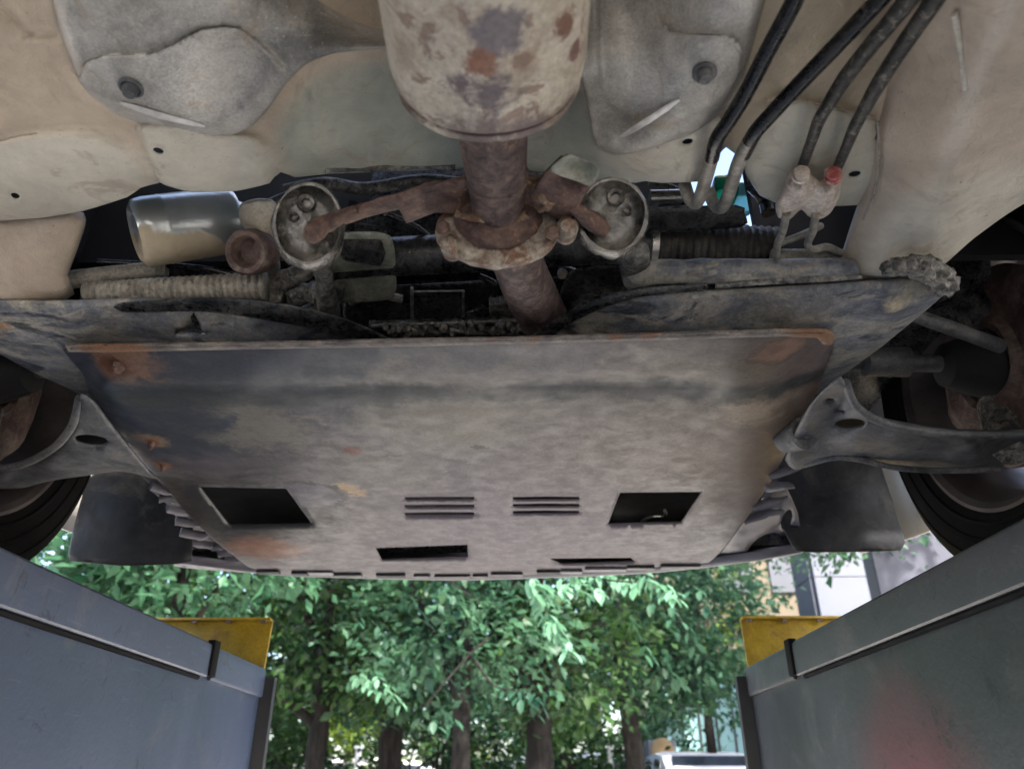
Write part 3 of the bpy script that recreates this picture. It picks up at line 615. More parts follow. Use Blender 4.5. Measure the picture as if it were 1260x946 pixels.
def hanger(u, v, a, b, rot, Z, rodleft):
    c0 = P(u, v, Z); view = (Vector((0, 0, CAMH))-c0).normalized(); axd = (view*.8+Vector((0, -1, -.1))*.4).normalized()
    d = depth_of(u, v, Z); ra, rb = a*d/F, b*d/F; rm = (ra+rb)/2
    m = MB(); m.lathe(c0, axd, [(-.03, rm*.55), (-.022, rm*.9), (-.008, rm*1.0), (.004, rm*.98), (.009, rm*.92), (.009, rm*.86), (.002, rm*.80), (-.002, rm*.6), (.0, rm*.3), (.001, 0)], 40, sx=rb/rm, sy=ra/rm)
    o = m.build('rubber_hanger', 'rubber_muddy', ex, ang=60); jitter(o, .0018, 60, u)
    a_ = (Vector((0, 0, 1))-axd*axd.z).normalized(); b_ = axd.cross(a_)
    for (p, q, r) in ((.5, .12, .24), (-.1, -.3, .16), (.15, .42, .13)):
        m = MB(); cc = c0+a_*rb*p+b_*ra*q*rodleft
        m.lathe(cc, axd, [(-.006, r*rm), (.003, r*rm), (.005, r*rm*.85), (.004, r*rm*.5), (-.003, r*rm*.42), (-.005, 0)], 20); m.build('eyelet', 'rubber_muddy', o)
    return o
hanger(380, 278, 44, 54, 0, .405, 1); hanger(753, 268, 46, 49, 0, .41, -1)
m = MB(); m.tube([P(440, 259, .400), P(405, 275, .394), P(388, 284, .388), P(382, 292, .387)], [.003, .0062, .0085, .006], 14, sub=4); jitter(m.build('hanger_rod', 'rust_bracket', ex), .0012, 200)
m = MB(); m.tube([P(700, 250, .404), P(728, 272, .40), P(745, 284, .398)], [.004, .008, .006], 14, sub=4); jitter(m.build('hanger_rod', 'rust_bracket', ex), .0012, 200)

# ---- hoses and lines
def line(name, pts, r, mat, parent=car, sub=8, **kw):
    m = MB(); m.tube([P(*p) for p in pts], r, 16, sub=sub, **kw); return m.build(name, mat, parent)
l1 = line('fuel_hose', [(1010, -80, .442), (978, 0, .442), (945, 62, .441), (915, 120, .441), (896, 150, .441), (882, 172, .442), (876, 195, .446)], .0059, 'hose')
line('metal_end', [(880, 178, .443), (874, 200, .448), (867, 225, .455), (861, 243, .462), (856, 250, .468), (848, 243, .476), (842, 225, .49)], .0058, 'pipe_end', l1)
l2 = line('fuel_hose', [(1160, -80, .442), (1082, 0, .442), (1035, 50, .441), (985, 102, .441), (945, 145, .441), (928, 165, .442), (915, 190, .446)], .0059, 'hose')
line('metal_end', [(922, 174, .443), (909, 200, .448), (900, 228, .455), (893, 248, .464), (887, 256, .47), (878, 250, .48), (871, 232, .49)], .0058, 'pipe_end', l2)
l3 = line('brake_line', [(1180, -80, .42), (1118, 0, .434), (1075, 52, .44), (1040, 96, .44), (1020, 128, .44)], [.0062, .006, .0058, .0056, .005], 'brake_line')
line('line_end', [(1021, 126, .44), (1008, 148, .441), (998, 175, .444), (986, 208, .448)], [.0050, .0048, .0042, .0040], 'brake_line', l3)
l4 = line('brake_line', [(1200, -80, .42), (1150, 0, .431), (1112, 55, .438), (1080, 105, .439), (1062, 138, .44)], [.0062, .006, .0058, .0056, .005], 'brake_line')
line('line_end', [(1063, 136, .44), (1052, 156, .441), (1042, 180, .444), (1028, 212, .448)], [.0050, .0048, .0042, .0040], 'brake_line', l4)
# connector block
cb = patch('line_connector', [(966, 222), (974, 208), (990, 206), (1001, 216), (1012, 222), (1014, 208), (1030, 205), (1037, 216), (1034, 240), (1022, 262), (1008, 270), (994, 266), (986, 258), (972, 270), (958, 268), (954, 252), (960, 238)], .448, 'connector', car, ctrl=[(985, 235, .437), (1022, 240, .437), (1002, 245, .444)], sp=4, roll=(10, .010), thick=.012)
for (u, v, mt) in ((986, 214, 'connector'), (1026, 215, 'red_plastic')):
    m = MB(); m.lathe(P(u, v, .438), P(u+3, v-10, .438)-P(u-3, v+10, .441), [(-.006, .0052), (-.005, .0066), (-.002, .0068), (-.001, .0054), (.0005, .0054), (.001, .0066), (.003, .0062), (.0035, .0042)], 18); m.build('seal_ring', mt, cb)
line('outlet_pipe', [(968, 262, .447), (963, 285, .452), (957, 300, .458), (955, 320, .465)], .0036, 'pipe_end', cb)
line('outlet_pipe', [(1004, 262, .447), (1000, 285, .452), (994, 300, .458), (1000, 307, .463), (1018, 304, .47), (1035, 312, .476)], .0036, 'pipe_end', cb)
line('outlet_pipe', [(958, 300, .47), (985, 290, .48), (1010, 278, .50)], .0036, 'pipe_end', cb)

# ---- front subframe behind the guard plate
sf = patch('subframe', [(-160, 352), (-60, 362), (0, 368), (90, 369), (170, 366), (262, 371), (345, 383), (415, 398), (470, 420), (500, 450), (560, 460), (615, 455), (640, 430), (662, 414), (700, 390), (750, 371), (800, 362), (880, 356), (990, 350), (1085, 343), (1138, 339), (1167, 348), (1160, 364), (1120, 398), (1078, 432), (1036, 462), (1000, 488), (900, 520), (500, 540), (180, 530), (100, 486), (50, 463), (0, 436), (-60, 400), (-160, 350)][:-1], .437, 'subframe', car,
      ctrl=[(100, 400, .425), (300, 405, .424), (820, 395, .424), (1000, 400, .422), (1100, 380, .428), (200, 480, .43), (900, 480, .43), (600, 500, .44), (230, 385, .428)], sp=9, roll=(12, .012), thick=.004, curve=.5, dent=(.003, 18), holes=[[(238, 384), (242, 400), (254, 413), (214, 412), (234, 402), (233, 390)]],
      wave=lambda Q: .012*np.exp(-((Q[:, 0]-238)/7)**2-((Q[:, 1]-402)/11)**2))
patch('rear_dark_edge', [(150, 372), (262, 366), (350, 374), (425, 392), (482, 418), (470, 426), (410, 410), (340, 396), (255, 384), (150, 384)], .4265, 'bay_black', sf, ctrl=[(300, 380, .4255)], sp=6, roll=(4, .004), thick=.003)  # near-black strip laid along the subframe's rear edge
patch('rear_dark_edge', [(640, 425), (665, 405), (700, 382), (752, 362), (800, 353), (870, 349), (872, 357), (800, 364), (756, 374), (706, 396), (672, 420), (655, 434)], .4275, 'bay_black', sf, sp=6, roll=(4, .004), thick=.003)
# lumpy sealant where the subframe meets the sill
m = MB(); m.tube([P(1085, 334, .437), P(1110, 327, .434), P(1138, 330, .434), P(1160, 344, .435), P(1162, 360, .435)], [.004, .009, .011, .012, .006], 22, sub=10); jitter(m.build('sealant_lump', 'bay_grey', sf), .0065, 130)
line('slag_line', [(880, 352, .431), (940, 347, .431), (1010, 343, .431), (1060, 341, .431)], [.003, .003, .0035, .002], 'bay_grey', sf)

# ---- engine guard plate
def quad(a): return a
slots = []
for cu, hw, vs in ((540, 43, (613, 622.5, 632)), (671, 41, (613, 621.5, 630))):
    for v in vs: slots.append([(cu-hw, v-1.4), (cu, v-2.2), (cu+hw, v-1.8), (cu+hw+1, v+1.4), (cu, v+2.0), (cu-hw+2, v+2.0)])
openL = [(246, 599), (352, 601), (384, 645), (282, 646)]; openR = [(763, 606), (864, 605), (838, 643), (748, 645)]
slotL = [(462, 674), (575, 670), (576, 685), (470, 689)]; slotR = [(676, 687), (776, 686), (782, 691), (690, 694)]
def groove(Q):
    v = Q[:, 1]-(476-.010*(Q[:, 0]-140)); w_ = np.clip((Q[:, 0]-120)/60, 0, 1)*np.clip((950-Q[:, 0])/120, 0, 1)
    return w_*.013*np.where(v > 0, np.exp(-np.maximum(v, 0)/15), np.exp(-(v/4.)**2))
gp = patch('engine_guard', [(76, 428, .408), (150, 427), (300, 425), (480, 421), (650, 418), (830, 413), (960, 409), (1022, 409, .404), (1026, 425, .410), (1018, 448, .420), (1006, 480, .424), (988, 520, .420), (972, 548, .414), (950, 590, .408), (920, 636), (893, 672), (872, 692), (800, 698), (700, 705), (560, 711), (430, 710), (335, 706), (305, 697), (262, 664), (225, 626), (180, 574, .406), (136, 522, .412), (112, 488, .416), (102, 460, .413)], .398, 'guard_plate', car,
      ctrl=[(300, 445, .393), (600, 440, .393), (900, 430, .393), (150, 450, .394), (300, 475, .391), (600, 470, .391), (900, 462, .392), (300, 496, .399), (600, 492, .399), (870, 485, .398), (200, 520, .401), (500, 560, .401), (800, 560, .401), (905, 470, .393), (930, 490, .396), (965, 520, .403), (940, 560, .401), (400, 660, .402), (700, 660, .402), (120, 480, .40), (900, 610, .404)],
      holes=[openL, openR, slotL, slotR]+slots, sp=6.5, roll=(5, .003), thick=.003, curve=.25, dent=(.0035, 9), hroll=(5, .0025), wave=groove)
patch('rear_hem', [(80, 425), (150, 424), (300, 422), (480, 418), (650, 415), (830, 410), (960, 406), (1020, 406), (1027, 414), (1024, 424), (1012, 424), (1006, 416), (960, 414), (830, 418), (650, 423), (480, 427), (300, 430), (150, 433), (84, 433)], .3925, 'rust_lip', gp, sp=5, roll=(4, .003), thick=.004, curve=.3)
for (u, v, r) in ((146, 452, .007), (186, 548, .005), (200, 575, .004)):
    c0 = P(u, v, .3925 if v < 500 else .4); m = MB(); m.lathe(c0, (0, 0, -1), [(-.004, r), (.0015, r*.95), (.002, r*.62), (.0065, r*.55), (.007, 0)], 6 if r < .01 else 18); m.build('guard_bolt', 'rust_bracket', gp)
# burnt collar round the left opening
line('jack_hook', [(790, 641, .43), (800, 636, .43), (818, 634, .43), (818, 628, .43)], .003, 'chrome_tube', gp)

patch('added_opening_backing', [(200, 540), (900, 530), (930, 600), (880, 668), (300, 674), (210, 620)], .47, 'dark_lining', gp, sp=16, roll=(8, .01))  # dark sheet added over the guard openings so they stay black
# ---- front bumper, its clips and torn side shields
bp = []
for i, (u, v) in enumerate([(214, 693), (260, 698), (305, 704), (360, 709), (430, 711), (500, 713), (570, 714), (640, 712), (720, 709), (800, 705), (870, 698), (930, 690), (985, 680)]):
    bp.append(P(u, v, .398))
V = []; Fs = []
for p in bp:
    dx = (p.x-CX)
    for (dy, dz) in ((-.03, .012), (-.006, .0), (.006, .001), (.03, .04), (.05, .14), (.055, .28), (.03, .40), (-.02, .47)): V.append(p+Vector((0, dy, dz)))
for i in range(len(bp)-1):
    for j in range(7): Fs.append((i*8+j, i*8+j+1, (i+1)*8+j+1, (i+1)*8+j))
bump = obj('front_bumper', V, Fs, 'torn_plastic', car); md = bump.modifiers.new('t', 'SOLIDIFY'); md.thickness = .003
u = 318
while u < 868:
    wd = random.uniform(14, 46); j = np.interp(u+wd/2, [312, 560, 870], [703.5, 710, 695.5])
    m = MB(); c0 = P(u+wd/2, j+random.uniform(-.5, 1.5), .3955); m.box(c0, (wd*.0019, .02, random.uniform(.003, .006)), bev=.0012); jitter(m.build('bumper_clip', random.choice(('black_plastic', 'torn_plastic', 'lift_black')), bump), .001, 60)
    u += wd+random.uniform(2, 22)
def ribs(side):
    if side < 0:
        ol = [(182, 600), (232, 628), (262, 664), (303, 697), (330, 706), (270, 702), (214, 696), (219, 660), (214, 628)]; z = .415
    else:
        ol = [(950, 596), (968, 600), (982, 632), (987, 680), (930, 690), (872, 696), (893, 672), (920, 636)]; z = .415
    o = patch('side_shield', ol, z, 'torn_plastic', car, ctrl=[(250, 680, .43), (225, 640, .44)] if side < 0 else [(940, 650, .42), (970, 670, .45)], sp=5, roll=(4, .004), thick=.003, dent=(.012, 28),
              holes=[oval(255, 678, 20, 7, .4)] if side < 0 else [oval(940, 672, 24, 12, -.6), oval(968, 640, 6, 14, .3)], curve=.3)
    rb = [((186, 597), (225, 603)), ((196, 612), (240, 616)), ((206, 624), (248, 632)), ((216, 640), (258, 646)), ((222, 654), (264, 660)), ((236, 668), (280, 676)), ((262, 672), (300, 672)), ((268, 681), (303, 681)), ((276, 689), (310, 690))] if side < 0 else \
         [((945, 585), (990, 576)), ((940, 598), (978, 604)), ((925, 622), (970, 612)), ((915, 640), (964, 630))]
    for (a, b) in rb:
        p, q = P(*a, .405), P(*b, .41); d = q-p; m = MB()
        m.tube([p, p*.5+q*.5+Vector((0, random.uniform(-.01, .01), random.uniform(-.004, .006))), q+Vector((0, 0, random.uniform(0, .012)))], [.006, .005, .0025], 10, sub=5, ell=(1.5, .5)); jitter(m.build('torn_rib', 'torn_plastic', o), .003, 60)
ribs(-1); ribs(1)
# air deflectors in front of the tyres
patch('air_deflector', [(86, 690), (84, 680), (94, 635), (108, 588), (128, 578), (190, 572), (236, 600), (236, 690), (218, 694), (150, 696)], 1.36, 'flap_plastic', car, mode='y', sp=10, roll=(5, .006), thick=.005, curve=.4, ctrl=[(150, 640, 1.35)])
patch('air_deflector', [(955, 560), (1000, 552), (1075, 556), (1090, 590), (1106, 640), (1114, 668), (1108, 677), (1050, 679), (980, 678), (960, 640)], 1.38, 'flap_plastic', car, mode='y', sp=10, roll=(5, .006), thick=.005, curve=.4, ctrl=[(1040, 610, 1.37)])

# ---- control arms
ca = patch('control_arm', [(1018, 474), (1035, 462), (1042, 478), (1056, 498), (1088, 514), (1150, 525), (1210, 529), (1300, 528), (1300, 566), (1210, 580), (1140, 578), (1090, 574), (1060, 566), (1025, 564), (1000, 572), (978, 578), (966, 566), (972, 545), (986, 515), (1000, 492)], .385, 'arm_steel', car,
      ctrl=[(1100, 540, .376), (1050, 540, .382), (1200, 550, .372), (1000, 540, .39), (1040, 490, .40)], holes=[oval(1046, 522, 20, 7, -.05), oval(1022, 493, 6, 3, .1), oval(1035, 506, 4, 2, .1)], sp=7, roll=(12, .016), thick=.004, curve=.7)
line('pressed_edge', [(1040, 470, .395), (1054, 500, .386), (1088, 520, .377), (1150, 532, .371), (1230, 535, .368), (1300, 533, .367)], .005, 'arm_steel', ca)
line('pressed_edge', [(990, 572, .388), (1026, 563, .386), (1062, 566, .382), (1100, 575, .376), (1160, 579, .373), (1230, 577, .37)], .004, 'arm_steel', ca)
m = MB(); c0 = P(979, 535, .40); m.lathe(c0, (.3, -.9, -.25), [(-.02, .012), (-.02, .021), (.016, .021), (.018, .017), (.016, .009), (.022, .008), (.022, 0)], 24); m.build('bush', 'arm_steel', ca)
cl = patch('control_arm', [(100, 484), (116, 492), (140, 524), (182, 576), (196, 590), (150, 580), (100, 586), (60, 592), (0, 608), (-60, 616), (-60, 560), (0, 572), (48, 560), (80, 538), (92, 512)], .388, 'arm_steel', car,
      ctrl=[(60, 575, .378), (0, 590, .374), (120, 550, .385)], holes=[oval(112, 542, 22, 7, .1)], sp=7, roll=(10, .014), thick=.004, curve=.7)
line('pressed_edge', [(98, 490, .394), (88, 525, .388), (60, 555, .381), (10, 575, .376), (-60, 568, .374)], .005, 'arm_steel', cl)

patch('added_arm_hole_backing', [(1010, 490), (1060, 505), (1100, 525), (1100, 560), (1020, 560), (995, 540)], .415, 'dark_lining', ca, sp=9)  # dark sheets added behind both arms so their holes stay dark
patch('added_arm_hole_backing', [(90, 520), (130, 520), (160, 565), (90, 575), (60, 565)], .418, 'dark_lining', cl, sp=9)
# ---- wheels with brakes and knuckles
def wheel(side, xin):
    s = side; c0 = W3(xin, .92, .513)
    wn = bpy.data.objects.new('wheel', None); COL.objects.link(wn); wn.parent = car; wn.location = c0-WORLD[car.name]; WORLD[wn.name] = c0
    a = (s, 0, 0)
    m = MB(); m.lathe(c0, a, [(.012, .19), (.004, .205), (.002, .212), (-.001, .214), (-.001, .217), (.001, .219), (0, .235), (-.002, .237), (-.002, .244), (.001, .246), (.003, .262), (.0015, .264), (.003, .267), (.004, .268), (.018, .290), (.035, .2985), (.06, .3), (.14, .3), (.165, .2985), (.182, .29), (.196, .268), (.2, .235), (.196, .205), (.188, .19)], 72, caps=False); m.build('tyre', 'tyre_rubber', wn)
    for i in range(44):
        pass
    m = MB(); m.lathe(c0, a, [(.010, .2), (.006, .204), (.006, .196), (.012, .188), (.03, .184), (.05, .172), (.12, .168), (.17, .18), (.19, .196), (.194, .2), (.19, .206), (.16, .19), (.1, .178), (.04, .182), (.010, .2)], 56, caps=False); m.build('rim', 'rim_metal', wn)
    m = MB()
    for i in range(5):
        q = 2*math.pi*i/5+.3; d = Vector((0, math.cos(q), math.sin(q))); cc = c0+Vector((s*.165, 0, 0))+d*.11
        m.box(cc, (.03, .14, .105), rot=Matrix.Rotation(q, 3, 'X'), bev=.006)
    m.lathe(c0+Vector((s*.15, 0, 0)), a, [(0, .06), (.03, .06), (.035, .05), (.035, 0)], 24); m.build('spokes', 'rim_metal', wn)
    m = MB(); m.lathe(c0+Vector((s*.075, 0, 0)), a, [(0, .06), (0, .13), (.008, .13), (.008, .06), (.03, .06), (.03, 0)], 48); m.build('brake_disc', 'brown_cast', wn)
    kn = bpy.data.objects.new('steering_knuckle', None); COL.objects.link(kn); kn.parent = car; kn.location = c0-WORLD[car.name]; WORLD[kn.name] = c0.copy()
    m = MB(); m.lathe(c0+Vector((s*.045, 0, 0)), a, [(-.02, .05), (-.022, .062), (-.01, .068), (.02, .075), (.03, .06)], 40); jitter(m.build('hub_carrier', 'brown_cast', kn), .004, 30)
    m = MB(); m.lathe(c0+Vector((s*.02, 0, 0)), a, [(-.06, .018), (-.055, .03), (-.02, .042), (.01, .049), (.02, .05), (.02, 0)], 36); m.build('joint_boot', 'dark_lining', kn)
    m = MB(); m.lathe(c0+Vector((s*.03, 0, 0)), a, [(-.012, .052), (-.014, .06), (-.004, .068), (0, .085), (-.004, .10), (.004, .128), (.012, .138), (.016, .138)], 56, sx=1.02, caps=False); jitter(m.build('dust_shield', 'brown_cast', kn), .005, 18)
    m = MB(); m.tube([c0+Vector((s*.04, .02, -.05)), c0+Vector((s*.03, .01, -.10)), c0+Vector((s*.01, -.01, -.135))], [.03, .03, .02], 16, sub=4); jitter(m.build('lower_lug', 'bay_grey', kn), .004, 50)
    m = MB(); m.tube([c0+Vector((s*.04, -.02, .05)), c0+Vector((s*.01, -.01, .12)), c0+Vector((-s*.03, 0, .3))], [.024, .03, .026], 18, sub=4); m.build('strut', 'bay_black', kn)
    m = MB(); m.box(c0+Vector((s*.075, -.115, .03)), (.07, .055, .12), bev=.012); jitter(m.build('brake_caliper', 'brown_cast', kn), .003, 40)
    m = MB(); m.tube([c0+Vector((-s*.03, 0, .002)), c0+Vector((-s*.12, .01, .01)), c0+Vector((-s*.30, .03, .02))], [.012, .012, .013], 16); m.build('drive_shaft', 'arm_steel', kn)
    m = MB(); m.lathe(c0+Vector((-s*.115, .0, .006)), a, [(-.03, .014), (-.028, .02), (.03, .022), (.032, .016)], 20); m.build('shaft_damper', 'arm_steel', kn)
    m = MB(); m.tube([c0+Vector((-s*.02, -.10, -.03)), c0+Vector((-s*.14, -.13, .0)), c0+Vector((-s*.26, -.16, .02))], [.009, .009, .011], 14, sub=3); m.build('tie_rod', 'arm_steel', kn)
wheel(1, .62); wheel(-1, -.72)

# ---- engine bay seen through the gap above the subframe
bay = bpy.data.objects.new('engine_bay', None); COL.objects.link(bay); bay.parent = car; bay.location = W3(0, .9, .6)-WORLD[car.name]; WORLD[bay.name] = W3(0, .9, .6)
# rear bulkhead rising from the floor edge (dark), engine and gearbox masses
m = MB(); m.box(W3(-.255, .78, .90), (.97, .012, .62)); m.box(W3(.5575, .78, .90), (.505, .012, .62)); m.box(W3(.12, .86, 1.0), (.28, .3, .02)); m.build('bulkhead', 'dark_lining', bay)  # flat top box added to narrow the light gap into the bay
m = MB(); m.box(W3(-.22, 1.02, .78), (.72, .46, .5), bev=.04); m.box(W3(-.05, .84, .66), (.30, .2, .18), bev=.03); m.build('engine_block', 'bay_black', bay)
m = MB(); m.box(W3(.58, 1.08, .80), (.13, .5, .4), bev=.03); m.build('gearbox', 'bay_black', bay)
m = MB(); m.box(W3(0, 1.52, .7), (1.5, .05, .55)); m.build('radiator', 'bay_black', bay)
m = MB(); m.box(W3(.27, 1.15, .58), (.30, .52, .10), bev=.02); m.build('sump', 'bay_black', bay)
# the lower edge of the bulkhead with its seam
line('bulkhead_seam', [(400, 208, .52), (440, 206, .53), (470, 207, .53), (520, 203, .54), (560, 206, .54)], .004, 'bay_grey', bay)
m = MB(); m.tube([P(405, 322, .52), P(480, 316, .52), P(600, 310, .52), P(720, 302, .52), P(800, 300, .52)], .022, 22, sub=3); m.build('steering_rack', 'bay_black', bay)
patch('rack_bracket', [(400, 292), (440, 285), (480, 290), (487, 330), (480, 368), (400, 368), (392, 330)], .499, 'bay_olive', bay, sp=7, roll=(5, .005), thick=.004)
m = MB(); m.box(P(448, 300, .505), (.045, .03, .035), rot=Matrix.Rotation(R(12), 3, 'Y'), bev=.006); m.build('solenoid', 'bay_black', bay)
def frame_box(u0, v0, u1, v1, Z):
    o = patch('relay_cover', [(u0, v0), (u1, v0-1), (u1+1, v1), (u0, v1)], Z, 'bay_black', bay, sp=6, curve=0, roll=(4, .003))
    line('cover_rib', [(u0, v0-4, Z-.003), (u0, v1, Z-.003)], .002, 'bay_grey', o); line('cover_rib', [(u1, v0, Z-.003), (u1, v1, Z-.003)], .0015, 'bay_grey', o); line('cover_rib', [(u0, v0+1, Z-.003), (u1, v0, Z-.003)], .0012, 'bay_grey', o)
frame_box(507, 358, 570, 394, .50)
m = MB(); m.box(P(628, 378, .50), (.05, .03, .014), bev=.003); m.build('small_bracket', 'bay_grey', bay)
patch('bay_sheet', [(700, 335), (800, 322), (1060, 318), (1060, 372), (860, 392), (700, 410)], .50, 'bay_black', bay, sp=9, roll=(6, .01), dent=(.006, 40))  # added sheet that closes the light slit below the cross bar
patch('bay_sheet', [(430, 355), (500, 350), (700, 340), (760, 345), (740, 400), (640, 412), (480, 408), (425, 395)], .525, 'bay_black', bay, sp=8, roll=(8, .01), dent=(.006, 40))
m = MB()
for i in range(46):
    u = 470+i*3.9+random.uniform(-2, 2); v = 404+random.uniform(-6, 6); c0 = P(u, v, .476+random.uniform(-.006, .006))
    if i % 3: m.lathe(c0, (random.uniform(-.4, .4), -.5, -1), [(-.004, .004), (0, .0045), (.002, .003), (.006, .0025), (.006, 0)], 8)
    else: m.tube([c0, c0+Vector((random.uniform(-.02, .02), .005, random.uniform(-.004, .006)))], .0022, 8)
tag(m.build('mount_fittings', 'bay_grey', bay), kind='stuff')
line('support_rail', [(455, 400, .482), (540, 398, .484), (650, 394, .484)], .006, 'bay_black', bay)
# left: aluminium canister, fitting, cast bracket, steering gaiter
c0, c1 = P(176, 286, .505), P(290, 270, .55); d = c1-c0; r0 = .036
m = MB(); m.lathe(c0, d, [(-.004, 0), (-.006, r0*.55), (-.003, r0*.6), (-.008, r0*.78), (-.004, r0*.95), (.006, r0), (d.length*.2, r0), (d.length*.22, r0*1.015), (d.length*.24, r0), (d.length*.93, r0), (d.length, r0*.9), (d.length*1.01, r0*.6), (d.length*1.1, r0*.5)], 48); m.build('canister', 'can_metal', bay, ang=50)
c0 = P(303, 310, .478); m = MB(); m.lathe(c0, (Vector((0, 0, CAMH))-c0).normalized()+Vector((-.5, 0, 0)), [(-.04, .016), (-.03, .022), (-.012, .0235), (.0, .0235), (.003, .0215), (.002, .0165), (-.002, .0145), (-.012, .013), (-.012, 0)], 32); jitter(m.build('pipe_fitting', 'brown_cast', bay), .0015, 60)
patch('mount_bracket', [(295, 252), (318, 244), (340, 250), (336, 290), (345, 330), (322, 345), (306, 330), (312, 296), (296, 276)], .512, 'pale_floor', bay, ctrl=[(320, 290, .502)], sp=6, roll=(8, .01), thick=.004, dent=(.003, 40))
m = MB(); m.tube([P(60, 350, .475), P(95, 343, .48), P(150, 336, .49), P(205, 330, .50)], [.010, .010, .009, .009], 14, sub=3); m.build('tie_rod', 'bellows_muddy', bay)
def gaiter(name, pts, r0, r1, mat, n, thinfac=.88):
    a, b = P(*pts[0]), P(*pts[1]); d = b-a; L = d.length; prof = [(0, r0*.6)]
    for i in range(n):
        t = i/n; rr = r0+(r1-r0)*t; prof += [(L*t, rr*thinfac), (L*(t+.25/n), rr*.96), (L*(t+.5/n), rr), (L*(t+.75/n), rr*.96)]
    prof += [(L, r1*.7)]
    m = MB(); m.lathe(a, d, prof, 30); return m.build(name, mat, bay, ang=0)
gaiter('steering_gaiter', [(105, 360, .465), (330, 352, .475)], .012, .0165, 'bellows_muddy', 26, .84)
g2 = gaiter('steering_gaiter', [(803, 303, .515), (955, 312, .51)], .029, .029, 'bellows', 17, .93)
m = MB(); m.lathe(P(800, 303, .515), P(955, 312, .51)-P(803, 303, .515), [(-.003, .02), (-.003, .031), (.004, .031), (.004, .02)], 30); m.build('gaiter_clamp', 'chrome_tube', bay)
m = MB()
for i in range(9):
    u = 340+i*9; v = 372-i*2.5+random.uniform(-8, 10)
    m.box(P(u, v, .478+random.uniform(-.01, .012)), (.018, .02, .016), rot=Matrix.Rotation(random.uniform(-.6, .6), 3, 'Y') @ Matrix.Rotation(random.uniform(-.6, .6), 3, 'X'), bev=.004)
m.tube([P(330, 352, .485), P(365, 338, .488), P(395, 318, .492)], [.012, .01, .008], 12, sub=3)
m.tube([P(375, 385, .474), P(400, 375, .478), P(415, 350, .484)], [.008, .012, .008], 12, sub=3)
m.tube([P(395, 325, .47), P(400, 350, .47), P(405, 385, .466)], [.009, .010, .013], 14, sub=3)
jitter(m.build('cast_bracket', 'bay_grey', bay), .004, 70)
# right: bracket under the hanger, heat plate, tube, worn cross bar
patch('hanger_stay', [(758, 305), (795, 298), (800, 330), (788, 345), (770, 350), (762, 330)], .455, 'bay_grey', bay, ctrl=[(778, 325, .447)], sp=5, roll=(6, .006), thick=.004)
patch('rack_shield', [(790, 258), (905, 252), (916, 262), (912, 280), (800, 286), (790, 275)], .50, 'bay_black', bay, ctrl=[(850, 280, .494)], sp=6, roll=(4, .004), thick=.004)
m = MB(); m.tube([P(800, 244, .53), P(846, 243, .53)], .0085, 16); m.build('coolant_tube', 'chrome_tube', bay)
m = MB(); m.tube([P(770, 346, .455), P(800, 336, .456), P(860, 334, .456), P(960, 334, .456), P(1050, 332, .458)], [.009, .012, .0125, .0125, .012], 16, sub=4); jitter(m.build('cross_bar', 'subframe', bay), .002, 60)
m = MB(); m.tube([P(950, 318, .48), P(1000, 318, .48), P(1050, 318, .48)], .010, 14); m.build('tie_rod', 'bellows_muddy', bay)
for (pts_, r_, mt_) in (([(350, 235, .56), (400, 226, .57), (450, 232, .58), (520, 222, .59), (580, 228, .58)], .007, 'bay_grey'), ([(430, 250, .56), (470, 262, .55), (520, 285, .54), (560, 330, .53)], .0035, 'hose'), ([(660, 300, .53), (700, 318, .53), (735, 312, .53), (770, 320, .52)], .005, 'bay_grey'), ([(590, 340, .52), (610, 352, .51), (600, 375, .505), (575, 385, .50)], .004, 'hose'), ([(700, 352, .515), (730, 340, .52), (760, 344, .51)], .004, 'pipe_end'), ([(430, 372, .50), (460, 362, .505), (495, 368, .505)], .005, 'bay_grey'), ([(800, 222, .57), (840, 240, .56), (870, 268, .53)], .005, 'bay_grey'), ([(120, 322, .50), (180, 325, .505), (250, 330, .50), (300, 342, .495)], .003, 'hose'), ([(310, 262, .53), (340, 248, .54), (380, 232, .55)], .006, 'bay_grey')):
    line('bay_hose', pts_, r_, mt_, bay)
line('wiring_loom', [(690, 330, .53), (730, 345, .53), (760, 360, .52), (740, 385, .51)], .006, 'bay_black', bay)
m = MB(); m.lathe(P(692, 336, .515), (0, -.6, -1), [(0, .006), (.004, .006), (.006, .004), (.006, 0)], 12); m.build('brass_plug', 'connector', bay)
k = NB('green_coolant'); k.b.inputs['Transmission Weight'].default_value = .5; k.fin((.02, .45, .2), .2)
k = NB('tank_plastic'); k.b.inputs['Transmission Weight'].default_value = .6; k.fin((.35, .75, .68), .35)
m = MB(); m.box(P(890, 238, .74), (.035, .05, .03), bev=.009); tk = m.build('coolant_tank', 'green_coolant', bay)
m = MB(); m.box(P(912, 246, .77), (.035, .05, .03), bev=.009); m.build('tank_neck', 'tank_plastic', tk)
m = MB(); m.tube([P(925, 228, .60), P(940, 244, .60), P(945, 262, .58)], .008, 12, sub=3); m.build('loom', 'bay_black', bay)

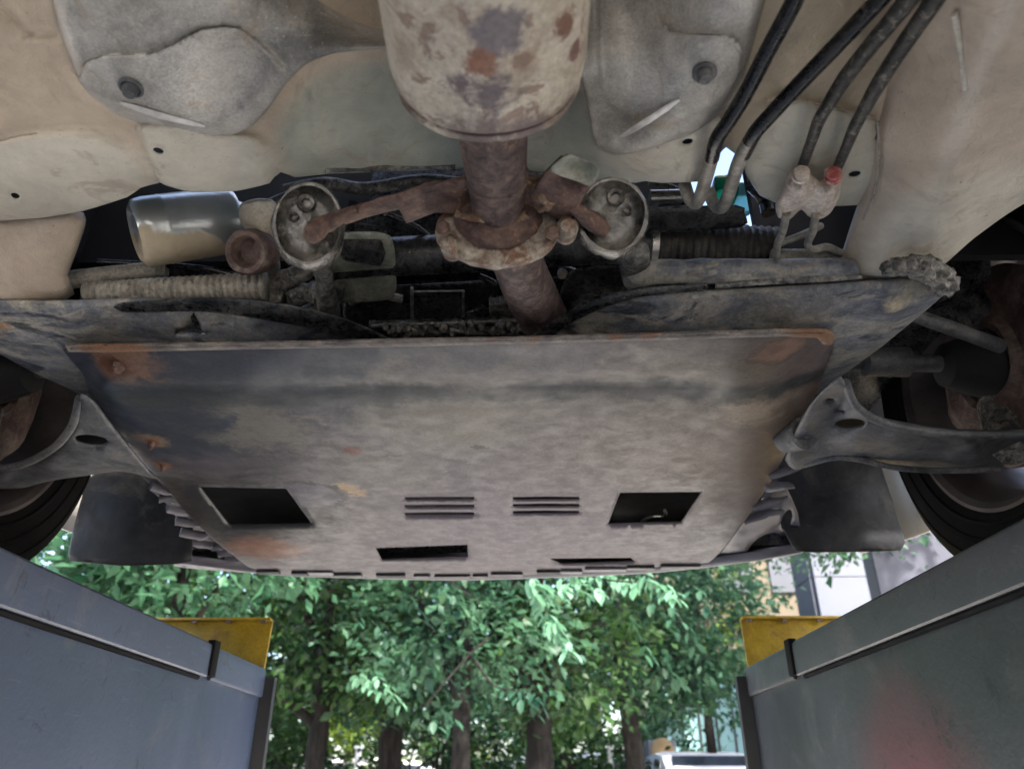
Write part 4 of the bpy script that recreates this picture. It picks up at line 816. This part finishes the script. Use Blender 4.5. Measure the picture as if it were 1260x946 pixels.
# ------------------------------------------------------------------ trees and what stands beyond them
def leafmat(name, cols, trans):
    k = NB(name); g = k.n('ShaderNodeNewGeometry')
    c = k.ramp(g.outputs['Random Per Island'], [(i/(len(cols)-1), q) for i, q in enumerate(cols)])
    c = k.mix(k.ramp(k.noise(1.1, 3, .5), [(.35, 0), (.65, .6)]), c, cols[-1])
    tr = k.n('ShaderNodeBsdfTranslucent'); k.l(c, tr.inputs[0]); mx = k.n('ShaderNodeMixShader'); mx.inputs[0].default_value = trans
    k.fin(c, .5); k.b.inputs['Specular IOR Level'].default_value = .3
    k.l(k.b.outputs[0], mx.inputs[1]); k.l(tr.outputs[0], mx.inputs[2]); k.l(mx.outputs[0], k.t.nodes['Material Output'].inputs[0]); return k.m
leafmat('leaf_dark', [(.003, .013, .005), (.007, .026, .008), (.013, .042, .011), (.03, .07, .014)], .3)
leafmat('leaf_blue', [(.005, .024, .015), (.010, .040, .024), (.020, .065, .037), (.045, .11, .05)], .3)
leafmat('leaf_yellow', [(.028, .06, .008), (.05, .10, .012), (.08, .135, .016), (.11, .165, .02)], .4)
leafmat('leaf_mint', [(.015, .06, .028), (.03, .10, .045), (.06, .15, .075)], .35)
leafmat('leaf_bright', [(.07, .19, .10), (.11, .25, .14), (.17, .33, .21)], .4)
grime('bark', [(.007, .006, .0055), (.015, .013, .011), (.03, .025, .02)], 4, (.8, .95), stretch=(2.5, 2.5, .5), bump=.8, bump_scale=30, bump_d=.03, spec=.2)
grime('bark_dark', [(.004, .0035, .0035), (.009, .008, .0075), (.018, .015, .013)], 4, (.8, .95), stretch=(2.5, 2.5, .5), bump=.8, bump_scale=30, bump_d=.03, spec=.2)
LEAF = np.array([(0, 0, 0), (.30, .22, .05), (.30, -.22, .05), (.68, .20, .03), (.68, -.20, .03), (1, 0, -.08), (.3, 0, 0), (.68, 0, -.02)])
LF = np.array([(0, 6, 1), (0, 2, 6), (6, 7, 3), (6, 3, 1), (2, 4, 7), (2, 7, 6), (7, 5, 3), (4, 5, 7)])
LEAF4 = np.array([(0, 0, 0), (.5, .26, .07), (1, 0, -.05), (.5, -.26, .07)]); LF4 = np.array([(0, 2, 1), (0, 3, 2)])
def leaves(P0, size, fine=False, droop=.35, out=None, clump=None):
    n = len(P0); base, fc = (LEAF, LF) if fine else (LEAF4, LF4)
    d = rng.normal(size=(n, 3)); d[:, 2] = d[:, 2]*.5-droop
    if out is not None: d += out*.9
    d /= np.linalg.norm(d, axis=1)[:, None]
    up = rng.normal(size=(n, 3))*.55+np.array([0, 0, 1.0]); b = np.cross(up, d); b /= np.linalg.norm(b, axis=1)[:, None]; c = np.cross(d, b)
    s = size*rng.uniform(.6, 1.3, n)
    if clump: s *= np.repeat(rng.uniform(.6, 1.45, n//clump+1), clump)[:n]
    V = P0[:, None]+s[:, None, None]*(base[None, :, 0:1]*d[:, None]+base[None, :, 1:2]*b[:, None]+base[None, :, 2:3]*c[:, None])
    Fc = (np.arange(n)*len(base))[:, None, None]+fc[None]
    return V.reshape(-1, 3), Fc.reshape(-1, 3)
def fast_obj(name, V, Fc, mat, parent):
    c = (V.min(0)+V.max(0))/2; me = bpy.data.meshes.new(name); V = V-c
    me.vertices.add(len(V)); me.vertices.foreach_set('co', V.ravel()); nl = Fc.size
    me.loops.add(nl); me.loops.foreach_set('vertex_index', Fc.ravel()); me.polygons.add(len(Fc))
    me.polygons.foreach_set('loop_start', np.arange(0, nl, 3)); me.update(calc_edges=True); me.validate()
    me.materials.append(MATS[mat]); o = bpy.data.objects.new(name, me); COL.objects.link(o)
    o.parent = parent; o.location = Vector(c)-(WORLD[parent.name] if parent else Vector((0, 0, 0))); WORLD[o.name] = Vector(c); return o
def blob(cen, rad, nclump, per, spread):
    q = rng.normal(size=(nclump, 3)); q /= np.linalg.norm(q, axis=1)[:, None]; q *= rng.uniform(.45, 1.0, nclump)[:, None]**.6
    C = np.array(cen)+q*np.array(rad)
    Pp = (C[:, None]+rng.normal(size=(nclump, per, 3))*spread*np.array([1.15, 1.15, .75])*rng.uniform(.6, 1.4, nclump)[:, None, None]).reshape(-1, 3); O = np.repeat(q, per, 0); return Pp, O
def tree(base, height, blobs, leaf, limbs, label, bark='bark', r=.16, size=.11, dens=.85, lean=(0, 0)):
    t = empty('tree', base, label, 'tree', 'trees beyond the lift')
    b = Vector(base); m = MB(); pts = [b, b+Vector((lean[0]*.3, lean[1]*.3, height*.25)), b+Vector((lean[0]*.7, lean[1]*.7, height*.5)), b+Vector((lean[0], lean[1], height*.85))]
    r *= .8; m.tube(pts, [r*1.35, r, r*.8, r*.35], 16, sub=6); jitter(m.build('trunk', bark, t), r*.22, 3.2)
    for (h0, tip) in limbs:
        s0 = b+Vector((lean[0]*h0, lean[1]*h0, height*h0)); e = b+Vector(tip); mid = (s0+e)/2+Vector((random.uniform(-.1, .1), random.uniform(-.1, .1), .18))
        m = MB(); m.tube([s0, mid, e], [r*.55, r*.38, r*.12], 10, sub=6); jitter(m.build('limb', bark, t), r*.12, 5)
    PP = []; OO = []
    for (cen, rad, nc) in blobs:
        a, o_ = blob(b+Vector(cen), rad, int(nc*dens*.72), 46, .15); PP.append(a); OO.append(o_)
    PP = np.concatenate(PP); OO = np.concatenate(OO); k_ = PP[:, 2] > .9
    Vv, Ff = leaves(PP[k_], size*.95, out=OO[k_], clump=46); fast_obj('crown', Vv, Ff, leaf, t); return t
def gx(u, y, v=960): return pt(u, v, y, 'y').x
def T(u, y): return (gx(u, y), y, 0)
BT = []
tree(T(385, 9), 4.6, [((0, 0, 4.0), (1.5, 1.3, 1.5), 150), ((-.6, .3, 2.7), (.9, .9, .9), 60), ((.5, -.2, 2.6), (.7, .7, .8), 45)], 'leaf_dark', [(.38, (-.9, -.2, 2.0)), (.42, (.7, .1, 2.6)), (.5, (-.6, .3, 3.4))], 'dark tree with forked trunk nearest the left runway', 'bark_dark', .14, .12)
tree(T(478, 11), 5.2, [((0, 0, 4.3), (1.7, 1.5, 1.7), 170), ((-.3, -.5, 2.7), (1.1, .9, .8), 75), ((.6, -.4, 2.4), (.6, .6, .5), 25)], 'leaf_blue', [(.35, (-.9, .2, 2.4)), (.4, (.9, -.1, 2.9))], 'blue-green tree with pale grey trunk, second from the left runway', 'bark', .2, .13)
t3 = tree(T(566, 7.5), 4.6, [((0, .2, 3.9), (1.3, 1.2, 1.5), 150), ((.1, -.3, 2.45), (.8, .7, .55), 55), ((-.5, 0, 2.5), (.6, .6, .6), 35)], 'leaf_blue', [(.45, (.5, .1, 3.0)), (.4, (-.7, 0, 3.2))], 'tree with near-black straight trunk in the middle', 'bark_dark', .11, .11)
t4 = tree(T(664, 8.2), 4.8, [((.1, .3, 3.9), (1.3, 1.2, 1.5), 150), ((.2, 0, 2.35), (.95, .8, .75), 80)], 'leaf_dark', [(.4, (.7, 0, 2.7)), (.4, (-.6, .1, 2.8))], 'dark shady tree with thick trunk right of the black one', 'bark_dark', .17, .11)
t5 = tree(T(792, 10.5), 5.2, [((-.1, .2, 4.2), (1.7, 1.4, 1.6), 170), ((.1, -.3, 2.7), (1.0, .9, .8), 80), ((.9, 0, 2.9), (.9, .8, .8), 60)], 'leaf_blue', [(.32, (-.55, 0, 2.4)), (.4, (.8, 0, 2.9))], 'tree with leaning grey trunk beside the white parked car', 'bark', .17, .12, lean=(-.25, 0))
tree(T(880, 13), 5.8, [((0, 0, 4.5), (1.5, 1.4, 1.6), 150), ((.1, 0, 2.9), (1.1, .9, .9), 42)], 'leaf_blue', [(.4, (.6, 0, 3.0)), (.45, (-.6, 0, 3.2))], 'thin leafy tree in front of the pale glass screen', 'bark', .09, .12)
tree(T(1330, 8.2), 6.0, [((-2.0, 0, 4.35), (1.7, 1.0, 1.05), 120), ((-3.0, .2, 4.0), (1.0, .8, .75), 50)], 'leaf_blue', [(.6, (-2.0, 0, 4.5)), (.65, (-3.0, .2, 4.6))], 'tree whose foliage hangs above the right yellow stop', 'bark', .12, .12)
tree(T(175, 6), 4.4, [((0, 0, 3.2), (.95, .9, 1.0), 120), ((-.3, -.4, 2.7), (.5, .5, .5), 50)], 'leaf_mint', [(.4, (.5, 0, 2.8)), (.4, (-.5, 0, 2.9))], 'pale green tree behind the left yellow stop', 'bark', .08, .12)
tree(T(60, 8), 5.2, [((0, 0, 3.7), (1.5, 1.2, 1.6), 150), ((.5, -.2, 2.8), (.9, .8, .8), 60)], 'leaf_dark', [(.4, (.7, 0, 3.0)), (.4, (-.7, 0, 3.1))], 'dark tree at far left below the left air deflector', 'bark_dark', .12, .12)
for (u, y, h, mt, lab) in ((340, 17, 8, 'leaf_yellow', 'tall yellow-green tree far behind the forked tree'), (430, 22, 9, 'leaf_yellow', 'large yellow-green tree far behind the pale grey trunk'), (530, 19, 8, 'leaf_dark', 'tall dark tree far behind the black trunk'), (640, 21, 9, 'leaf_dark', 'tall dark tree far behind the thick trunk'),
                        (735, 18, 8, 'leaf_dark', 'tall green tree far behind the leaning trunk'), (850, 20, 8, 'leaf_yellow', 'tall yellow-green tree far right behind the glass screen'), (250, 14, 7, 'leaf_dark', 'dark tree behind the left yellow stop, partly hidden')):
    tree(T(u, y), h, [((0, 0, h*.62), (2.6, 2.0, h*.34), 240), ((.4, -.6, h*.36), (1.8, 1.4, 1.3), 90)], mt, [(.4, (1.2, 0, h*.6)), (.45, (-1.2, 0, h*.62))], lab, 'bark', .2, .19)
def bush(u, y, h, rx, mt, lab):
    b = T(u, y); t = empty('bush', b, lab, 'bush', 'bushes below the trees')
    a, o_ = blob(Vector(b)+Vector((0, 0, h*.5)), (rx, rx*.7, h*.5), 110, 24, .14); k_ = a[:, 2] > .02
    Vv, Ff = leaves(a[k_], .13, out=o_[k_]); fast_obj('foliage', Vv, Ff, mt, t)
    m = MB()
    for i in range(6): m.tube([Vector(b), Vector(b)+Vector((random.uniform(-.4, .4), random.uniform(-.3, .3), h*.5)), Vector(b)+Vector((random.uniform(-.8, .8)*rx, random.uniform(-.4, .4), h*.85))], [.03, .02, .008], 8, sub=3)
    m.build('stems', 'bark', t)
bush(395, 15, 2.2, 1.6, 'leaf_yellow', 'light green bush behind the forked trunk'); bush(455, 17, 1.9, 1.1, 'leaf_yellow', 'light green bush beside the pale grey trunk')
bush(520, 13, 2.3, 1.1, 'leaf_dark', 'dark green bush left of the black trunk'); bush(585, 14, 2.4, .9, 'leaf_blue', 'blue-green bush right behind the black trunk'); bush(690, 12.5, 2.2, .8, 'leaf_dark', 'dark bush right behind the thick trunk'); bush(340, 12, 2.2, .9, 'leaf_dark', 'dark bush beside the left runway end'); bush(830, 15.5, 2.3, 1.0, 'leaf_blue', 'blue-green bush right of the leaning trunk')
bush(622, 15, 1.75, 1.0, 'leaf_yellow', 'low pale green bush between the two dark trunks'); bush(735, 14, 2.1, .9, 'leaf_dark', 'dark green bush left of the leaning trunk')
# leafy boughs reaching towards the lift, leaf by leaf
lv = bpy.data.meshes.new('leaf'); lv.from_pydata(LEAF.tolist(), [], LF.tolist()); lv.materials.append(MATS['leaf_bright']); lv.polygons.foreach_set('use_smooth', [True]*len(LF)); lv.update()
lv2 = lv.copy(); lv2.materials[0] = MATS['leaf_blue']
def bough(t, pts, y, twigs, nleaf, mat, size):
    pr = [pt(u, v, y+dy, 'y') for (u, v, dy) in pts]
    m = MB(); m.tube(pr, np.linspace(.012, .004, len(pr)), 8, sub=5); b = m.build('bough', 'bark', t); me = lv if mat else lv2
    for tw in twigs:
        tp = [pt(u, v, y+random.uniform(-.12, .12), 'y') for (u, v) in tw]; tp, _ = smooth_path(tp, [0]*len(tp), 5)
        for i in range(nleaf):
            q = tp[int((i+.5)/nleaf*(len(tp)-1))]; nx = tp[min(len(tp)-1, int((i+.5)/nleaf*(len(tp)-1))+1)]
            o = bpy.data.objects.new('leaf', me); COL.objects.link(o); o.parent = b
            d = (nx-q).normalized() if (nx-q).length > 1e-6 else Vector((0, 0, -1))
            d = d*.55+Vector((random.choice((-1, 1))*random.uniform(.3, .9), random.uniform(-.35, .2), -random.uniform(.2, .9))); qd = d.to_track_quat('X', 'Z')
            o.rotation_mode = 'QUATERNION'; o.rotation_quaternion = qd @ Vector((1, 0, 0)).rotation_difference(Vector((1, 0, 0))) ; s_ = size*random.uniform(.75, 1.2); o.scale = (s_, s_*1.05, s_)
            o.location = q+Vector((random.uniform(-.03, .03), 0, random.uniform(-.03, .03)))-WORLD[b.name]
bough(t4, [(640, 640, .3), (690, 690, .1), (740, 712, 0), (800, 716, 0)], 4.8, [[(648, 712), (668, 722), (690, 732)], [(660, 728), (668, 750), (678, 772)], [(680, 760), (690, 785), (706, 806)], [(690, 715), (715, 722), (742, 728)], [(735, 705), (765, 712), (790, 722)], [(790, 706), (815, 718), (832, 738)], [(700, 700), (720, 705), (750, 700)]], 24, True, .10)
bough(t5, [(780, 690, .3), (820, 730, .1), (850, 790, 0)], 5.6, [[(800, 740), (822, 765), (838, 790)], [(830, 745), (850, 775), (858, 805)], [(775, 760), (790, 790), (800, 812)], [(850, 720), (868, 740), (880, 765)], [(815, 800), (828, 828), (840, 842)]], 13, False, .095)
bough(t3, [(600, 785, .1), (575, 808, 0), (545, 842, -.1), (520, 872, -.1)], 6.2, [[(450, 838), (462, 846), (478, 855)], [(440, 828), (455, 832), (470, 838)], [(478, 845), (488, 858), (492, 868)]], 14, True, .09)
bough(t3, [(585, 812, .1), (598, 832, 0), (612, 845, -.1), (640, 850, 0)], 6.0, [[(620, 845), (640, 855), (655, 872)], [(640, 845), (658, 858), (668, 880)], [(545, 870), (555, 880), (560, 895)], [(510, 890), (525, 885), (545, 888)]], 10, False, .10)
bough(t3, [(520, 690, .1), (560, 720, 0), (590, 740, 0)], 6.0, [[(540, 720), (560, 735), (585, 745)], [(490, 730), (510, 745), (525, 765)], [(440, 760), (465, 775), (480, 800)]], 13, False, .095)

# ------------------------------------------------------------------ buildings and parked cars beyond
def bplain(name, col, rough=.6, **kw): return plain(name, col, rough, var=.06, scale=1.5, **kw)
bplain('tan_render', (.135, .108, .072), .8); bplain('white_panel', (.095, .104, .13), .5); bplain('grey_panel', (.075, .082, .105), .5); bplain('lavender_panel', (.036, .038, .056), .55)
bplain('booth_orange', (.22, .15, .07), .6); bplain('joint_dark', (.08, .085, .1), .7); bplain('cyan_glass', (.27, .46, .48), .15, spec=.7); bplain('pole_dark', (.05, .05, .055), .5)
def B(u, y): return gx(u, y, 728)
def box_part(name, x0, x1, y0, y1, z0, z1, mat, par, bev=0):
    m = MB(); m.box(((x0+x1)/2, (y0+y1)/2, (z0+z1)/2), (x1-x0, y1-y0, z1-z0), bev=bev); return m.build(name, mat, par, smooth=False)
x0, x1 = B(905, 19), B(992, 19)
t = empty('tan_building', ((x0+x1)/2, 21, 0), 'tan rendered building seen above the right yellow stop', 'building')
wl = box_part('wall', x0-2, x1, 19, 25, 0, 9, 'tan_render', t)
for i in range(3):
    for j in range(2):
        w_ = box_part('window', x0-1.4+i*1.15, x0-.7+i*1.15, 18.94, 18.99, 5.4+j*2, 6.6+j*2, 'joint_dark', t)
box_part('roof_edge', x0-2.15, x1+.15, 18.85, 25.15, 9, 9.3, 'grey_panel', t)
x0, x1 = B(1004, 14), B(1088, 14)
t = empty('panel_building', ((x0+x1)/2, 16, 0), 'white panelled building block beyond the right runway', 'building')
box_part('core', x0, x1+4, 14.03, 14.95, 0, 8, 'grey_panel', t)
gy = 1.2
for i in range(5):
    for j in range(7):
        a = x0+i*.98; box_part('panel', a+.012, a+.968, 13.98, 14.028, .1+j*1.12, .1+j*1.12+1.105, 'white_panel', t, .004)
for j in range(7):
    for i in range(1): box_part('side_panel', x0-.05, x0-.002, 14.06, 14.93, .1+j*1.12, .1+j*1.12+1.105, 'grey_panel', t, .004)
x0 = B(1083, 9)
t = empty('clad_pillar', (x0+1.2, 9.6, 0), 'lavender-grey clad pillar at right between deflector and tyre', 'pillar')
box_part('core', x0+.01, x0+3.2, 9.03, 9.3, 0, 7, 'joint_dark', t)
for j in range(3):
    for i in range(2): box_part('panel', x0+i*1.62, x0+i*1.62+1.6, 8.99, 9.029, .02+j*2.31, 2.31+j*2.31, 'lavender_panel', t, .004)
# glazed screen of pale cyan panes
x0, x1 = gx(815, 17, 850), gx(960, 17, 850); n = 7; dx = (x1-x0)/n
t = empty('glass_screen', ((x0+x1)/2, 17, 0), 'pale cyan glass screen on dark poles behind the right-hand tree', 'screen')
for i in range(n):
    for j in range(2): box_part('pane', x0+i*dx+.02, x0+(i+1)*dx-.02, 17, 17.03, .15+j*1.55, 1.65+j*1.55, 'cyan_glass', t)
for i in range(n+1):
    m = MB(); m.tube([(x0+i*dx, 16.98, 0), (x0+i*dx, 16.98, 3.4)], .025, 8); m.build('pole', 'pole_dark', t)
# booth with a rounded yellow top
b = T(816, 14.5); t = empty('booth', b, 'grey booth with rounded yellow-orange top beside the leaning trunk', 'booth')
box_part('cabinet', b[0]-.24, b[0]+.24, 14.3, 14.8, 0, 1.88, 'white_panel', t, .02)
m = MB(); m.lathe((b[0], 14.29, 1.71), (0, 1, 0), [(0, 0), (0, .19), (.02, .21), (.5, .21), (.52, .19), (.52, 0)], 28); m.build('hood', 'booth_orange', t)
plain('car_white', (.62, .64, .68), .35, var=.02, scale=1); plain('car_silver', (.35, .4, .5), .35, .1, var=.02, scale=1); plain('car_glass', (.02, .025, .035), .12, var=.1, scale=1); plain('lamp_glass', (.6, .6, .6), .1)
def parked(u, y, hz, mat, lab, L=4.3, H=1.62, Wd=1.78):
    b = Vector(T(u, y)); t = empty('parked_car', b, lab, 'car', 'cars parked beyond the trees')
    Rz = Matrix.Rotation(hz, 3, 'Z'); tr = lambda p: Rz @ Vector(p)+b
    prof = [(-.5, .30, .62), (-.49, .55, .9), (-.46, .62, 1), (-.30, .66, 1), (-.1, .68, 1), (.2, .68, 1), (.35, .64, 1), (.45, .56, .97), (.5, .42, .85), (.505, .30, .75)]
    V = []; Fs = []; mm = 10
    for (a, h, ww) in prof:
        hw = Wd/2*ww; hh = H*h*.93
        for (x, z) in ((-.86, .2), (-1, .3), (-1, hh*.62), (-.97, hh*.88), (-.86, hh), (.86, hh), (.97, hh*.88), (1, hh*.62), (1, .3), (.86, .2)): V.append(tr((a*L, x*hw, z)))
    for i in range(len(prof)-1):
        for j in range(mm): Fs.append((i*mm+j, i*mm+(j+1) % mm, (i+1)*mm+(j+1) % mm, (i+1)*mm+j))
    Fs += [tuple(range(mm)), tuple(range((len(prof)-1)*mm, len(prof)*mm))]
    sharp(obj('body', V, Fs, mat, t), 30)
    st = [(-.47, .60, .78), (-.40, .92, .70), (-.30, .985, .68), (-.05, 1.0, .68), (.10, .96, .67), (.20, .84, .70), (.31, .62, .80)]
    V = []; Fs = []
    for (a, h, ww) in st:
        z0 = H*.58
        for (x, z) in ((-.94, z0), (-ww-.08, max(z0, H*h*.985)), (-ww+.06, max(z0, H*h)), (ww-.06, max(z0, H*h)), (ww+.08, max(z0, H*h*.985)), (.94, z0)): V.append(tr((a*L, x*Wd/2, z)))
    for i in range(len(st)-1):
        for j in range(5): Fs.append((i*6+j, i*6+j+1, (i+1)*6+j+1, (i+1)*6+j))
    Fs += [tuple(range(6)), tuple(range(36, 42))]
    sharp(obj('roof', V, Fs, mat, t), 30)
    def g(name, pts): 
        o = obj(name, [tr(p) for p in pts], [tuple(range(len(pts)))], 'car_glass', t, False); o.modifiers.new('t', 'SOLIDIFY').thickness = .012
    hw = Wd/2
    for s in (-1, 1):
        g('side_window', [(-.05*L, s*hw*.955, H*.60), (.18*L, s*hw*.955, H*.60), (.10*L, s*hw*.79, H*.92), (-.05*L, s*hw*.775, H*.945)])
        g('side_window', [(-.33*L, s*hw*.955, H*.60), (-.07*L, s*hw*.955, H*.60), (-.07*L, s*hw*.775, H*.945), (-.30*L, s*hw*.785, H*.925)])
        m = MB(); c0 = tr((.495*L, s*hw*.62, H*.42)); m.lathe(c0, Rz @ Vector((1, 0, 0)), [(-.05, .11), (0, .1), (.012, .06), (.015, 0)], 16, sx=.6, sy=1.4); m.build('headlight', 'lamp_glass', t)
        for a in (-.31, .31):
            c0 = tr((a*L, s*hw*.80, .32)); axw = Rz @ Vector((0, s, 0)); wn = bpy.data.objects.new('wheel', None); COL.objects.link(wn); wn.parent = t; wn.location = c0-b; WORLD[wn.name] = c0
            m = MB(); m.lathe(c0, axw, [(0, .2), (0, .29), (.03, .32), (.17, .32), (.2, .29), (.2, .2)], 28); m.build('tyre', 'tyre_rubber', wn)
            m = MB(); m.lathe(c0, axw, [(.02, .2), (.19, .2), (.18, .1), (.2, .05), (.2, 0)], 20); m.build('rim', 'chrome_tube', wn)
    g('windscreen', [(.325*L, -hw*.78, H*.615), (.325*L, hw*.78, H*.615), (.125*L, hw*.62, H*.955), (.125*L, -hw*.62, H*.955)])
    g('rear_window', [(-.478*L, -hw*.72, H*.62), (-.478*L, hw*.72, H*.62), (-.412*L, hw*.6, H*.91), (-.412*L, -hw*.6, H*.91)])
parked(866, 13, R(-90), 'car_white', 'white parked car with dark windows at lower right beside the runway', H=1.66)
parked(728, 15.5, R(20), 'car_silver', 'bluish silver parked car between the thick and leaning trunks', H=1.72)
parked(490, 16.5, R(5), 'car_white', 'white parked car behind the black trunk and pale trunk', H=1.66)
for (u, lab) in ((752, 'white post beside the bluish silver car'), (438, 'white post left of the pale grey trunk')):
    b = T(u, 13.6); m = MB(); m.tube([Vector(b), Vector(b)+Vector((0, 0, .9)), Vector(b)+Vector((0, 0, 1.72))], [.06, .055, .05], 12); m.box(Vector(b)+Vector((0, 0, 1.74)), (.13, .13, .05), bev=.01); m.box(Vector(b)+Vector((0, 0, .04)), (.2, .2, .08), bev=.01)
    tag(m.build('marker_post', 'car_white'), lab, 'post', 'white posts by the road')
